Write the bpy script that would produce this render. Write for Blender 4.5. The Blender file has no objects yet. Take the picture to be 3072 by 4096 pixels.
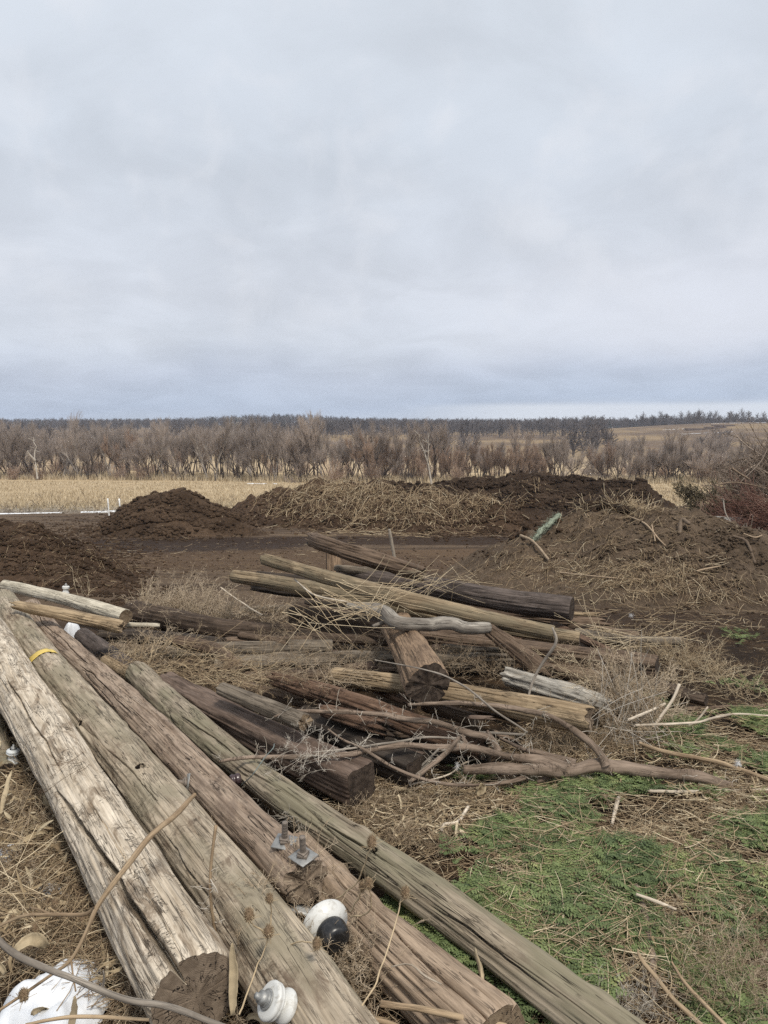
import bpy, math, random
import numpy as np
R = math.radians
scene = bpy.context.scene
col = scene.collection
rng = np.random.default_rng(7)

# ------------------------------------------------------------------ camera
FPX, CAMH, PITCH = 2900.0, 2.1, R(6.55)
cam_d = bpy.data.cameras.new('camera')
cam = bpy.data.objects.new('camera', cam_d)
col.objects.link(cam)
cam_d.sensor_fit = 'VERTICAL'; cam_d.sensor_height = 36; cam_d.sensor_width = 27
cam_d.lens = FPX / 4096 * 36
cam_d.clip_start = 0.05; cam_d.clip_end = 6000
cam.location = (0, 0, CAMH); cam.rotation_euler = (math.pi / 2 - PITCH, 0, 0)
scene.camera = cam
scene.view_settings.view_transform = 'Standard'
scene.view_settings.look = 'None'
scene.view_settings.exposure = 0.22
scene.view_settings.gamma = 1.0
scene.cycles.max_bounces = 6; scene.cycles.diffuse_bounces = 3
scene.cycles.transparent_max_bounces = 6
scene.cycles.use_denoising = False

# ------------------------------------------------------------------ node helper
class NT:
    def __init__(s, tree):
        s.t = tree; s.n = tree.nodes; s.l = tree.links; s.n.clear()
    def node(s, kind, **kw):
        n = s.n.new(kind)
        for k, v in kw.items():
            if k == 'op': n.operation = v
            elif hasattr(n, k) and not k.startswith('i_'): setattr(n, k, v)
        return n
    def set(s, sock, v):
        if isinstance(v, bpy.types.NodeSocket): s.l.new(v, sock)
        elif isinstance(v, (tuple, list)) and len(v) == 3 and sock.type == 'RGBA': sock.default_value = (*v, 1)
        else: sock.default_value = v
    def math(s, op, a, b=None, c=None, clamp=False):
        n = s.n.new('ShaderNodeMath'); n.operation = op; n.use_clamp = clamp
        for i, v in enumerate((a, b, c)):
            if v is not None: s.set(n.inputs[i], v)
        return n.outputs[0]
    def vmath(s, op, a, b):
        n = s.n.new('ShaderNodeVectorMath'); n.operation = op
        s.set(n.inputs[0], a); s.set(n.inputs[1], b)
        return n.outputs[0]
    def noise(s, vec, scale=5, detail=4, rough=.55, dist=0.0, out=0):
        n = s.n.new('ShaderNodeTexNoise'); s.set(n.inputs['Vector'], vec)
        s.set(n.inputs['Scale'], scale); n.inputs['Detail'].default_value = detail
        n.inputs['Roughness'].default_value = rough; n.inputs['Distortion'].default_value = dist
        return n.outputs[out]
    def ramp(s, fac, stops, interp='LINEAR'):
        n = s.n.new('ShaderNodeValToRGB'); n.color_ramp.interpolation = interp
        cr = n.color_ramp
        while len(cr.elements) < len(stops): cr.elements.new(.5)
        for e, (p, c) in zip(cr.elements, stops):
            e.position = p
            e.color = (*c, 1) if isinstance(c, (tuple, list)) else (c, c, c, 1)
        s.set(n.inputs[0], fac)
        return n.outputs[0]
    def mix(s, fac, a, b, mode='MIX'):
        n = s.n.new('ShaderNodeMix'); n.data_type = 'RGBA'; n.blend_type = mode
        s.set(n.inputs[0], fac); s.set(n.inputs[6], a); s.set(n.inputs[7], b)
        return n.outputs[2]
    def smooth(s, x, lo, hi):
        n = s.n.new('ShaderNodeMapRange'); n.interpolation_type = 'SMOOTHSTEP'
        s.set(n.inputs[0], x); s.set(n.inputs[1], lo); s.set(n.inputs[2], hi)
        return n.outputs[0]

# ------------------------------------------------------------------ sky
SUN_EL, SUN_AZ = R(58), R(150)       # azimuth from +Y clockwise
world = bpy.data.worlds.new('World'); scene.world = world; world.use_nodes = True
N = NT(world.node_tree)
tc = N.node('ShaderNodeTexCoord')
sep = N.node('ShaderNodeSeparateXYZ'); N.l.new(tc.outputs['Generated'], sep.inputs[0])
sx, sy, sz = sep.outputs
zc = N.math('MAXIMUM', sz, 0.0)
den = N.math('ADD', zc, .22)
cmb = N.node('ShaderNodeCombineXYZ')
N.set(cmb.inputs[0], N.math('DIVIDE', sx, den)); N.set(cmb.inputs[1], N.math('DIVIDE', sy, den)); N.set(cmb.inputs[2], 3.7)
plane = cmb.outputs[0]
n_big = N.noise(plane, 1.1, 3, .5, .4)
n_mid = N.noise(plane, 3.2, 5, .55, .5)
n_warp = N.noise(tc.outputs['Generated'], 5.0, 4, .5)
n_fine = N.noise(tc.outputs['Generated'], 11.0, 4, .5, .3)
# elevation, wavering and a little lower on the left
zz = N.math('ADD', zc, N.math('MULTIPLY', N.math('SUBTRACT', n_warp, .5), .05))
zz = N.math('SUBTRACT', zz, N.math('MULTIPLY', sx, .03))
base = N.ramp(zz, [(0.0, (.50, .56, .65)), (.030, (.42, .49, .61)), (.075, (.48, .53, .63)), (.12, (.57, .61, .68)),
                   (.18, (.585, .62, .685)), (.34, (.54, .585, .65)), (.62, (.60, .645, .705)), (1.0, (.64, .675, .725))])
shade = N.ramp(N.math('ADD', N.math('MULTIPLY', n_big, .5), N.math('MULTIPLY', n_mid, .5)), [(.35, .87), (.47, .95), (.55, 1.02), (.67, 1.09)])
clouds = N.mix(.9, base, N.mix(1.0, base, shade, 'MULTIPLY'))
clouds = N.mix(N.math('MULTIPLY', N.math('MULTIPLY', N.smooth(n_fine, .47, .72), .45), N.smooth(zc, .06, .2)), clouds, (.67, .69, .735))
# bright clear strip low on the right
strip = N.math('MULTIPLY', N.smooth(sx, -.02, .22), N.math('SUBTRACT', 1.0, N.smooth(N.math('ADD', zc, N.math('MULTIPLY', n_warp, .006)), .030, .040)))
clouds = N.mix(N.math('MULTIPLY', strip, .85), clouds, (.68, .72, .78))
br = N.math('MULTIPLY', N.smooth(sx, -.05, .4), N.math('MULTIPLY', N.smooth(zz, .06, .11), N.math('SUBTRACT', 1.0, N.smooth(zz, .13, .24))))
clouds = N.mix(N.math('MULTIPLY', br, .6), clouds, (.66, .68, .745))
sky = N.node('ShaderNodeTexSky', sky_type='NISHITA', sun_disc=False)
sky.sun_elevation = SUN_EL; sky.sun_rotation = SUN_AZ
bg1 = N.node('ShaderNodeBackground'); N.l.new(sky.outputs[0], bg1.inputs[0]); bg1.inputs[1].default_value = .05
bg2 = N.node('ShaderNodeBackground'); N.l.new(clouds, bg2.inputs[0]); bg2.inputs[1].default_value = 1.07
mx = N.node('ShaderNodeMixShader'); mx.inputs[0].default_value = .95
N.l.new(bg1.outputs[0], mx.inputs[1]); N.l.new(bg2.outputs[0], mx.inputs[2])
wo = N.node('ShaderNodeOutputWorld'); N.l.new(mx.outputs[0], wo.inputs[0])

sun_d = bpy.data.lights.new('sun', 'SUN'); sun_d.energy = 2.7; sun_d.angle = R(11); sun_d.color = (1, .93, .82)
sun = bpy.data.objects.new('sun', sun_d); col.objects.link(sun)
from mathutils import Vector
sdir = Vector((math.cos(SUN_EL) * math.sin(SUN_AZ), math.cos(SUN_EL) * math.cos(SUN_AZ), math.sin(SUN_EL)))
sun.rotation_euler = sdir.to_track_quat('Z', 'Y').to_euler(); sun.location = (0, -5, 20)

# ------------------------------------------------------------------ noise in numpy
def _hash(i, j, k):
    with np.errstate(over='ignore'):
        n = (i.astype(np.uint32) * np.uint32(73856093)) ^ (j.astype(np.uint32) * np.uint32(19349663)) ^ (k.astype(np.uint32) * np.uint32(83492791))
        n ^= n >> np.uint32(13); n = n * np.uint32(1274126177); n ^= n >> np.uint32(16); n = n * np.uint32(2654435761); n ^= n >> np.uint32(15)
    return n.astype(np.float64) / 4294967295.0 * 2 - 1
def noise3(x, y, z):
    x, y, z = np.broadcast_arrays(np.asarray(x, float), np.asarray(y, float), np.asarray(z, float))
    xi, yi, zi = np.floor(x), np.floor(y), np.floor(z)
    fx, fy, fz = x - xi, y - yi, z - zi
    xi, yi, zi = (a.astype(np.int64) for a in (xi, yi, zi))
    fx, fy, fz = (f * f * f * (f * (f * 6 - 15) + 10) for f in (fx, fy, fz))
    r = 0
    for a in (0, 1):
        wx = fx if a else 1 - fx
        for b in (0, 1):
            wy = fy if b else 1 - fy
            for c in (0, 1):
                wz = fz if c else 1 - fz
                r = r + _hash(xi + a, yi + b, zi + c) * wx * wy * wz
    return r
def fbm(x, y, z, oct=4, gain=.5):
    r = 0; a = 1; s = 0
    for o in range(oct):
        r = r + a * noise3(x * 2 ** o + o * 17.3, y * 2 ** o + o * 5.1, z * 2 ** o + o * 9.7); s += a; a *= gain
    return r / s

# ------------------------------------------------------------------ terrain heights
_gy = [-400, 3, 40, 80, 120, 160, 250, 450, 800, 950, 1300, 3000]
_gz = [.3, 0, -2.4, -4.6, -6.55, -7.6, -7.8, -4.4, 2.2, 4.4, 3.0, -8]
def base_z(y):
    y = np.asarray(y, float)
    d = 0
    for o in (-1, 0, 1):
        d = d + np.interp(y + o * np.maximum(.6, np.abs(y) * .05), _gy, _gz)
    return d / 3
def ground_z(x, y, detail=True):
    x = np.asarray(x, float); y = np.asarray(y, float)
    z = base_z(y)
    z = z + 9.5 * np.exp(-((x - 270) / 110) ** 2 - ((y - 520) / 150) ** 2)
    z = z + 2.0 * np.exp(-((x + 130) / 90) ** 2 - ((y - 900) / 200) ** 2) * 3
    far = np.clip((y - 100) / 300, 0, 1)
    z = z + far * 2.0 * fbm(x / 160, y / 160, 1.5, 3)
    # the ground falls away a little on the left and lifts by the right mound
    if detail:
        near = np.clip(1 - (y - 12) / 60, 0.25, 1)
        z = z + near * (.035 * fbm(x * 1.1, y * 1.1, 3.3, 3) + .012 * fbm(x * 7, y * 7, 8.8, 3))
    return z

# mounds: (segments [(x0,y0,h0,x1,y1,h1)], slope, rounding, noise amp, noise scale)
MOUNDS = {
 'left':   dict(seg=[(-9.5, 13.8, .85, -6.8, 13.6, .92), (-6.8, 13.6, .92, -5.6, 13.0, .5), (-11.5, 17.0, 1.15, -9.4, 16.6, 1.0), (-6.2, 12.6, .4, -4.5, 11.9, .1)], slope=.56, amp=.16, fs=.9, bb=(-14, -3, 9.2, 20), res=.045),
 'middle': dict(seg=[(-7.75, 24.7, 1.4, -6.9, 24.5, 1.5), (-6.9, 24.5, 1.5, -5.5, 24.1, .85), (-5.5, 24.1, .85, -4.2, 23.4, .2)], slope=.74, amp=.17, fs=.8, bb=(-11.5, -2.5, 20.5, 28.5), res=.06),
 'straw':  dict(seg=[(-6.4, 34.5, .75, -4.6, 32, 1.3), (-4.6, 32, 1.2, -2.6, 29.5, 1.6), (-2.6, 29.5, 1.65, 0, 27.5, 1.6), (0, 27.5, 1.5, 1.9, 26.3, 1.4), (1.9, 26.3, 1.35, 3.6, 25.6, 1.05), (3.6, 25.6, .9, 4.9, 25.0, .4)], slope=.62, amp=.30, fs=.9, bb=(-10, 8, 21, 38), res=.075),
 'dark':   dict(seg=[(-3, 34.5, 1.45, 1.2, 34.5, 1.6), (1.2, 34.5, 1.6, 5, 35, 2.0), (5, 35, 1.95, 7.6, 35, 2.2), (7.6, 35, 2.15, 10, 34, 1.7), (10, 34, 1.65, 11.6, 33, 1.45)], slope=.62, amp=.42, fs=.75, bb=(-8, 16.5, 29, 40), res=.085),
 'right':  dict(seg=[(3.3, 13.8, .95, 4.3, 13.9, 1.32), (4.3, 13.9, 1.30, 5.3, 12.9, 1.32), (5.3, 12.9, 1.3, 6.2, 12.0, .95), (6.2, 12.0, .9, 8.0, 10.8, .35), (3.9, 11.3, .45, 4.6, 11.2, .5)], slope=.50, amp=.14, fs=1.0, bb=(-.5, 13, 8.0, 18.5), res=.045),
}
def mound_h(name, x, y, detail=True):
    m = MOUNDS[name]; H = np.full(np.shape(x), -9.0)
    for (x0, y0, h0, x1, y1, h1) in m['seg']:
        dx, dy = x1 - x0, y1 - y0; L = dx * dx + dy * dy
        t = np.clip(((x - x0) * dx + (y - y0) * dy) / L, 0, 1)
        d = np.hypot(x - x0 - t * dx, y - y0 - t * dy)
        h = h0 + t * (h1 - h0) - m['slope'] * (np.sqrt(d * d + .12) - .35)
        # smooth maximum
        k = .18; q = np.clip(.5 + .5 * (h - H) / k, 0, 1)
        H = H + (h - H) * q + k * q * (1 - q)
    n = fbm(x * m['fs'], y * m['fs'], 4.2, 3)
    H = H + m['amp'] * n * np.clip(H + .4, 0, 1)
    if detail:
        rough = {'dark': 1.7, 'straw': 1.6, 'middle': 1.2}.get(name, 1.0)
        c = fbm(x * 3.3, y * 3.3, 7.7, 4, .65)
        cl = np.abs(fbm(x * 2.1, y * 2.1, 5.7, 3, .7))
        e = np.clip(H + .3, 0, 1)
        H = H + rough * e * (.11 * c + .14 * cl - .04 + .05 * np.abs(fbm(x * 11, y * 11, 2.2, 3, .7)))
    return H - .02
def surf_z(x, y, detail=True):
    x = np.asarray(x, float); y = np.asarray(y, float)
    z = ground_z(x, y, detail)
    for k, m in MOUNDS.items():
        b = m['bb']; s = (x > b[0]) & (x < b[1]) & (y > b[2]) & (y < b[3])
        if s.any():
            h = mound_h(k, x[s], y[s], detail) if x.ndim else mound_h(k, x, y, detail)
            if x.ndim: z[s] = z[s] + np.maximum(h, 0)
            else: z = z + max(float(h), 0)
    return z

# ------------------------------------------------------------------ pixel <-> place helpers (place things at their real spot)
def ray(px, py):
    u = (np.asarray(px, float) - 1536) / FPX; v = -(np.asarray(py, float) - 2048) / FPX
    return u, np.cos(PITCH) + v * np.sin(PITCH), -np.sin(PITCH) + v * np.cos(PITCH)
def at_d(px, py, d):
    a, b, c = ray(px, py); t = d / b
    return np.array([a * t, d, CAMH + c * t])
def on(px, py, h=0.0):
    """the point at height h above the smooth sloping ground"""
    a, b, c = ray(px, py)
    lo, hi = .3, 400.0
    for _ in range(50):
        m = (lo + hi) / 2
        if CAMH + c / b * m > float(base_z(m)) + h: lo = m
        else: hi = m
    return np.array([a / b * lo, lo, CAMH + c / b * lo])
def hit(px, py, dmin=1.6, dmax=80):
    """rays from pixels onto ground and mounds"""
    px = np.asarray(px, float); a, b, c = ray(px, py); ds = np.geomspace(dmin, dmax, 130)
    X = np.full(px.shape, np.nan); Y = X.copy(); done = np.zeros(px.shape, bool)
    for d in ds:
        x = a / b * d; y = np.full(px.shape, d); z = CAMH + c / b * d
        s = (~done) & (z <= surf_z(x, y, False))
        X[s] = x[s]; Y[s] = d; done |= s
    Y = Y * (1 + rng.uniform(-.01, .01, Y.shape))
    ok = done
    return X[ok], Y[ok], ok

# ------------------------------------------------------------------ mesh helpers
def make_mesh(name, V, quads=None, tris=None, attrs=None, smooth=True):
    me = bpy.data.meshes.new(name)
    V = np.asarray(V, np.float32).reshape(-1, 3)
    me.vertices.add(len(V)); me.vertices.foreach_set('co', V.ravel())
    loops = []; starts = []; tot = []; n = 0
    if quads is not None and len(quads):
        q = np.asarray(quads, np.int32); loops.append(q.ravel()); starts.append(np.arange(len(q)) * 4); tot.append(np.full(len(q), 4)); n = len(q) * 4
    if tris is not None and len(tris):
        t = np.asarray(tris, np.int32); loops.append(t.ravel()); starts.append(n + np.arange(len(t)) * 3); tot.append(np.full(len(t), 3))
    L = np.concatenate(loops).astype(np.int32); S = np.concatenate(starts).astype(np.int32); T = np.concatenate(tot).astype(np.int32)
    me.loops.add(len(L)); me.loops.foreach_set('vertex_index', L)
    me.polygons.add(len(S)); me.polygons.foreach_set('loop_start', S); me.polygons.foreach_set('loop_total', T)
    if smooth: me.polygons.foreach_set('use_smooth', np.ones(len(S), bool))
    for k, v in (attrs or {}).items():
        v = np.asarray(v, np.float32)
        if v.ndim == 2: a = me.attributes.new(k, 'FLOAT_VECTOR', 'POINT'); a.data.foreach_set('vector', v.ravel())
        else: a = me.attributes.new(k, 'FLOAT', 'POINT'); a.data.foreach_set('value', v)
    me.update(calc_edges=True)
    me.validate()
    return me
def link(name, me, mat=None, parent=None, loc=None):
    o = bpy.data.objects.new(name, me); col.objects.link(o)
    if mat is not None and me is not None and not me.materials: me.materials.append(mat)
    if parent is not None: o.parent = parent
    if loc is not None: o.location = loc
    return o
def tag(o, label=None, cat=None, group=None, kind=None):
    if label: o['label'] = label
    if cat: o['category'] = cat
    if group: o['group'] = group
    if kind: o['kind'] = kind
    return o
class MB:
    def __init__(s): s.V = []; s.Q = []; s.T = []; s.C = []; s.n = 0
    def add(s, V, Q=None, T=None, c=None):
        V = np.asarray(V, float).reshape(-1, 3)
        if Q is not None and len(Q): s.Q.append(np.asarray(Q) + s.n)
        if T is not None and len(T): s.T.append(np.asarray(T) + s.n)
        s.C.append(np.broadcast_to(np.asarray(.5 if c is None else c, float), (len(V),)))
        s.V.append(V); s.n += len(V)
    def build(s, name, mat, parent=None, origin=None, smooth=True):
        V = np.concatenate(s.V)
        if origin is not None: V = V - np.asarray(origin)
        me = make_mesh(name, V, np.concatenate(s.Q) if s.Q else None, np.concatenate(s.T) if s.T else None, {'tone': np.concatenate(s.C)}, smooth)
        return link(name, me, mat, parent, origin)
def _frames(P):
    T = np.gradient(P, axis=1); T /= np.linalg.norm(T, axis=2, keepdims=True) + 1e-9
    m = T.mean(axis=1); ref = np.where(np.abs(m[:, 2:3]) > .85, np.array([[1., 0, 0]]), np.array([[0, 0, 1.]]))[:, None, :]
    U = np.cross(T, ref); U /= np.linalg.norm(U, axis=2, keepdims=True) + 1e-9
    return T, U, np.cross(U, T)
def tubes(mb, P, Rd, sides=3, c=None, caps=False):
    """P (n,k,3) centre lines, Rd (n,k) radii"""
    P = np.asarray(P, float); n, k, _ = P.shape
    if n == 0: return
    Rd = np.broadcast_to(np.asarray(Rd, float), (n, k))
    T, U, W = _frames(P)
    a = np.arange(sides) / sides * 2 * np.pi
    V = P[:, :, None, :] + Rd[:, :, None, None] * (np.cos(a)[None, None, :, None] * U[:, :, None, :] + np.sin(a)[None, None, :, None] * W[:, :, None, :])
    idx = np.arange(n * k * sides).reshape(n, k, sides); nx = np.roll(idx, -1, 2)
    Q = np.stack([idx[:, :-1], nx[:, :-1], nx[:, 1:], idx[:, 1:]], -1).reshape(-1, 4)
    cc = None
    if c is not None: cc = np.repeat(np.broadcast_to(np.asarray(c, float), (n,)), k * sides)
    Tt = None
    if caps and sides > 2:
        Tt = []
        for e in (0, k - 1):
            for j in range(1, sides - 1):
                Tt.append(np.stack([idx[:, e, 0], idx[:, e, j], idx[:, e, j + 1]], -1))
        Tt = np.concatenate(Tt)
    mb.add(V.reshape(-1, 3), Q, Tt, cc)
def wander(S, D, L, k=6, curl=.2, droop=0.0, g=rng):
    """curved paths from starts S along D"""
    S = np.asarray(S, float); D = np.asarray(D, float); n = len(S)
    D = D / (np.linalg.norm(D, axis=1, keepdims=True) + 1e-9)
    L = np.broadcast_to(np.asarray(L, float), (n,)); P = [S]; st = L / (k - 1); dr = g.normal(0, curl * .6, (n, 3))
    for i in range(k - 1):
        D = D + dr + g.normal(0, curl * .5, (n, 3)); D[:, 2] -= droop
        D = D / np.linalg.norm(D, axis=1, keepdims=True)
        P.append(P[-1] + D * st[:, None])
    return np.stack(P, 1)
def spline(pts, n):
    """catmull-rom through rows, evenly in arc length"""
    p = np.asarray(pts, float)
    if len(p) == 2: t = np.linspace(0, 1, n)[:, None]; return p[0] * (1 - t) + p[1] * t
    q = np.vstack([2 * p[0] - p[1], p, 2 * p[-1] - p[-2]]); out = []
    for i in range(len(p) - 1):
        a, b, c, d = q[i:i + 4]; t = np.linspace(0, 1, 24, endpoint=False)[:, None]
        out.append(.5 * (2 * b + (c - a) * t + (2 * a - 5 * b + 4 * c - d) * t ** 2 + (3 * b - a - 3 * c + d) * t ** 3))
    o = np.vstack(out + [p[-1:]]); s = np.r_[0, np.cumsum(np.linalg.norm(np.diff(o[:, :3], axis=0), axis=1))]
    u = np.linspace(0, s[-1], n)
    return np.stack([np.interp(u, s, o[:, j]) for j in range(o.shape[1])], 1)

# ------------------------------------------------------------------ materials
def new_mat(name):
    m = bpy.data.materials.new(name); m.use_nodes = True
    N = NT(m.node_tree)
    out = N.node('ShaderNodeOutputMaterial'); b = N.node('ShaderNodeBsdfPrincipled')
    N.l.new(b.outputs[0], out.inputs[0]); b.inputs['Roughness'].default_value = .9
    b.inputs['Specular IOR Level'].default_value = .2
    return m, N, b
def bump(N, b, h, strength=.5, dist=.02):
    n = N.node('ShaderNodeBump'); n.inputs['Strength'].default_value = strength; n.inputs['Distance'].default_value = dist
    N.set(n.inputs['Height'], h); N.l.new(n.outputs[0], b.inputs['Normal'])
def obj_co(N): return N.node('ShaderNodeTexCoord').outputs['Object']
def geo_pos(N): return N.node('ShaderNodeNewGeometry').outputs['Position']
def attr(N, name, out=2):
    n = N.node('ShaderNodeAttribute'); n.attribute_name = name; return n.outputs[out]
def stalk_mat(name, stops, rough=.8):
    m, N, b = new_mat(name)
    c = N.ramp(attr(N, 'tone'), stops)
    c = N.mix(.6, c, N.mix(1.0, c, N.ramp(N.noise(obj_co(N), 30, 3), [(.3, .65), (.7, 1.25)]), 'MULTIPLY'))
    N.set(b.inputs['Base Color'], c); b.inputs['Roughness'].default_value = rough
    return m
M_straw = stalk_mat('dry_straw', [(0, (.12, .08, .05)), (.35, (.26, .185, .115)), (.7, (.44, .34, .215)), (1, (.64, .54, .38))])
M_weed = stalk_mat('dry_weed_stem', [(0, (.16, .11, .07)), (.4, (.33, .25, .165)), (1, (.56, .46, .34))])
M_greyweed = stalk_mat('grey_dry_stem', [(0, (.20, .17, .14)), (.5, (.38, .335, .27)), (1, (.58, .53, .46))])
M_twig = stalk_mat('brown_twig', [(0, (.06, .042, .03)), (.5, (.15, .105, .072)), (1, (.28, .21, .15))])
M_redtwig = stalk_mat('red_twig', [(0, (.085, .044, .035)), (.5, (.18, .092, .070)), (1, (.32, .215, .165))])

def soil_mat(name, dark, light, scale=1.0, bumps=.14):
    m, N, b = new_mat(name); p = geo_pos(N)
    n1 = N.noise(p, 1.3 * scale, 5, .6); n2 = N.noise(p, 9 * scale, 8, .72); n3 = N.noise(p, 60, 3, .6)
    c = N.mix(N.smooth(n1, .35, .65), dark, light)
    c = N.mix(1.0, c, N.ramp(n2, [(.30, .6), (.5, 1.0), (.70, 1.45)]), 'MULTIPLY')
    c = N.mix(N.smooth(n3, .66, .72), c, (.20, .16, .12))
    c = N.mix(1.0, c, (1.06, 1.0, .90), 'MULTIPLY'); N.set(b.inputs['Base Color'], c); b.inputs['Roughness'].default_value = .95
    h = N.math('ADD', N.math('MULTIPLY', n2, .7), N.math('MULTIPLY', n3, .3))
    bump(N, b, h, 1.0, bumps)
    return m
M_soil = soil_mat('dark_soil', (.052, .033, .0215), (.098, .066, .046))
M_soil_mid = soil_mat('middle_soil', (.056, .037, .025), (.108, .075, .053))
M_soil_black = soil_mat('black_soil', (.042, .028, .020), (.080, .056, .041), 1.0, .22)
M_soil_grey = soil_mat('greyish_soil', (.092, .069, .051), (.155, .119, .090))

def ground_mat():
    m, N, b = new_mat('ground_surface'); p = geo_pos(N)
    s = N.node('ShaderNodeSeparateXYZ'); N.l.new(p, s.inputs[0]); x, y, z = s.outputs
    nb = N.noise(p, .35, 5, .6); nm = N.noise(p, 2.5, 5, .6); nf = N.noise(p, 12, 8, .75)
    st = N.node('ShaderNodeMapping'); N.l.new(p, st.inputs[0]); st.inputs['Scale'].default_value = (.22, .9, 1)
    ns = N.noise(st.outputs[0], 1.3, 5, .6, .5)
    # packed dirt yard: lighter lanes and dark damp patches
    yard = N.mix(N.smooth(ns, .42, .56), (.074, .052, .037), (.138, .102, .074))
    yard = N.mix(1.0, yard, N.ramp(nf, [(.32, .78), (.68, 1.25)]), 'MULTIPLY')
    def blob(cx, cy, rx, ry, w=.35):
        dx = N.math('DIVIDE', N.math('SUBTRACT', x, cx), rx); dy = N.math('DIVIDE', N.math('SUBTRACT', y, cy), ry)
        d = N.math('ADD', N.math('MULTIPLY', dx, dx), N.math('MULTIPLY', dy, dy))
        d = N.math('ADD', d, N.math('MULTIPLY', N.math('SUBTRACT', nb, .5), 1.6))
        return N.math('SUBTRACT', 1.0, N.smooth(d, 1 - w, 1 + w))
    yard = N.mix(N.math('MULTIPLY', blob(-6.2, 19.5, 4.2, 2.6), .9), yard, (.036, .024, .020))
    yard = N.mix(N.math('MULTIPLY', blob(1.5, 21.3, 9.0, 1.5), .9), yard, (.036, .022, .015))
    yard = N.mix(N.math('MULTIPLY', blob(-1.0, 16.3, 6.5, 2.2), .8), yard, (.112, .075, .049))
    yard = N.mix(N.math('MULTIPLY', blob(2.8, 17.8, 2.6, 1.0), .8), yard, (.135, .092, .060))
    yard = N.mix(N.math('MULTIPLY', blob(6.5, 8.8, 6, 1.6), .8), yard, (.040, .025, .017))
    # litter covered soil near the pile
    near = N.mix(N.smooth(nm, .38, .62), (.030, .019, .012), (.080, .052, .030))
    near = N.mix(1.0, near, N.ramp(nf, [(.3, .6), (.7, 1.4)]), 'MULTIPLY')
    # dry field
    fst = N.node('ShaderNodeMapping'); N.l.new(p, fst.inputs[0]); fst.inputs['Scale'].default_value = (.08, .7, .3)
    nfl = N.noise(fst.outputs[0], 1.0, 6, .65)
    field = N.mix(N.smooth(nfl, .35, .65), (.36, .285, .19), (.54, .445, .31))
    field = N.mix(1.0, field, N.ramp(N.noise(p, 3.0, 5, .7), [(.3, .75), (.7, 1.2)]), 'MULTIPLY')
    field = N.mix(N.math('MULTIPLY', N.math('SUBTRACT', 1.0, N.smooth(y, 40.0, 56.0)), N.smooth(nm, .4, .6)), field, (.17, .15, .085))
    nh = N.noise(p, .012, 5, .6)
    hills = N.mix(N.smooth(nh, .42, .58), (.24, .18, .11), (.13, .095, .068))
    hills = N.mix(1.0, hills, N.ramp(N.noise(p, .15, 4, .6), [(.3, .75), (.7, 1.2)]), 'MULTIPLY')
    yy = N.math('ADD', y, N.math('MULTIPLY', N.math('SUBTRACT', nm, .5), 2.0))
    yn = N.math('ADD', N.math('SUBTRACT', y, N.math('MULTIPLY', x, .35)), N.math('MULTIPLY', N.math('SUBTRACT', nm, .5), 1.5))
    c = N.mix(N.smooth(yn, 6.2, 8.2), near, yard)
    edge = N.math('ADD', yy, N.math('MULTIPLY', N.math('SUBTRACT', nb, .5), 5.0))
    c = N.mix(N.smooth(edge, 38.2, 40.2), c, field)
    c = N.mix(N.smooth(y, 180.0, 330.0), c, hills)
    c = N.mix(1.0, c, (1.06, 1.0, .90), 'MULTIPLY'); N.set(b.inputs['Base Color'], c); b.inputs['Roughness'].default_value = .95
    bump(N, b, N.math('ADD', nf, N.math('MULTIPLY', nm, 1.5)), 1.0, .09)
    return m
# ground sheet: one fan-shaped grid all the way round, finest in front
ang = np.unique(np.r_[np.linspace(-180, -60, 60), np.linspace(-60, 60, 640), np.linspace(60, 180, 60)])[:-1]
rad = np.r_[np.linspace(.0, 1.2, 6)[1:], np.geomspace(1.25, 1150, 600)]
A, Rr = np.meshgrid(R(1) * ang, rad); GX = (Rr * np.sin(A)); GY = (Rr * np.cos(A))
GZ = ground_z(GX, GY)
V = np.stack([GX, GY, GZ], -1).reshape(-1, 3); na, nr = len(ang), len(rad)
idx = np.arange(na * nr).reshape(nr, na); nx = np.roll(idx, -1, 1)
Q = np.stack([idx[:-1], idx[1:], nx[1:], nx[:-1]], -1).reshape(-1, 4)
cidx = len(V); V = np.vstack([V, [[0, 0, float(ground_z(0., 0.))]]])
Tn = np.stack([np.full(na, cidx), idx[0], nx[0]], -1)
g = link('ground', make_mesh('ground', V, Q, Tn), ground_mat()); tag(g, 'bare dirt yard sloping down to a tan dry field and low hills', None, None, 'structure')

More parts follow.
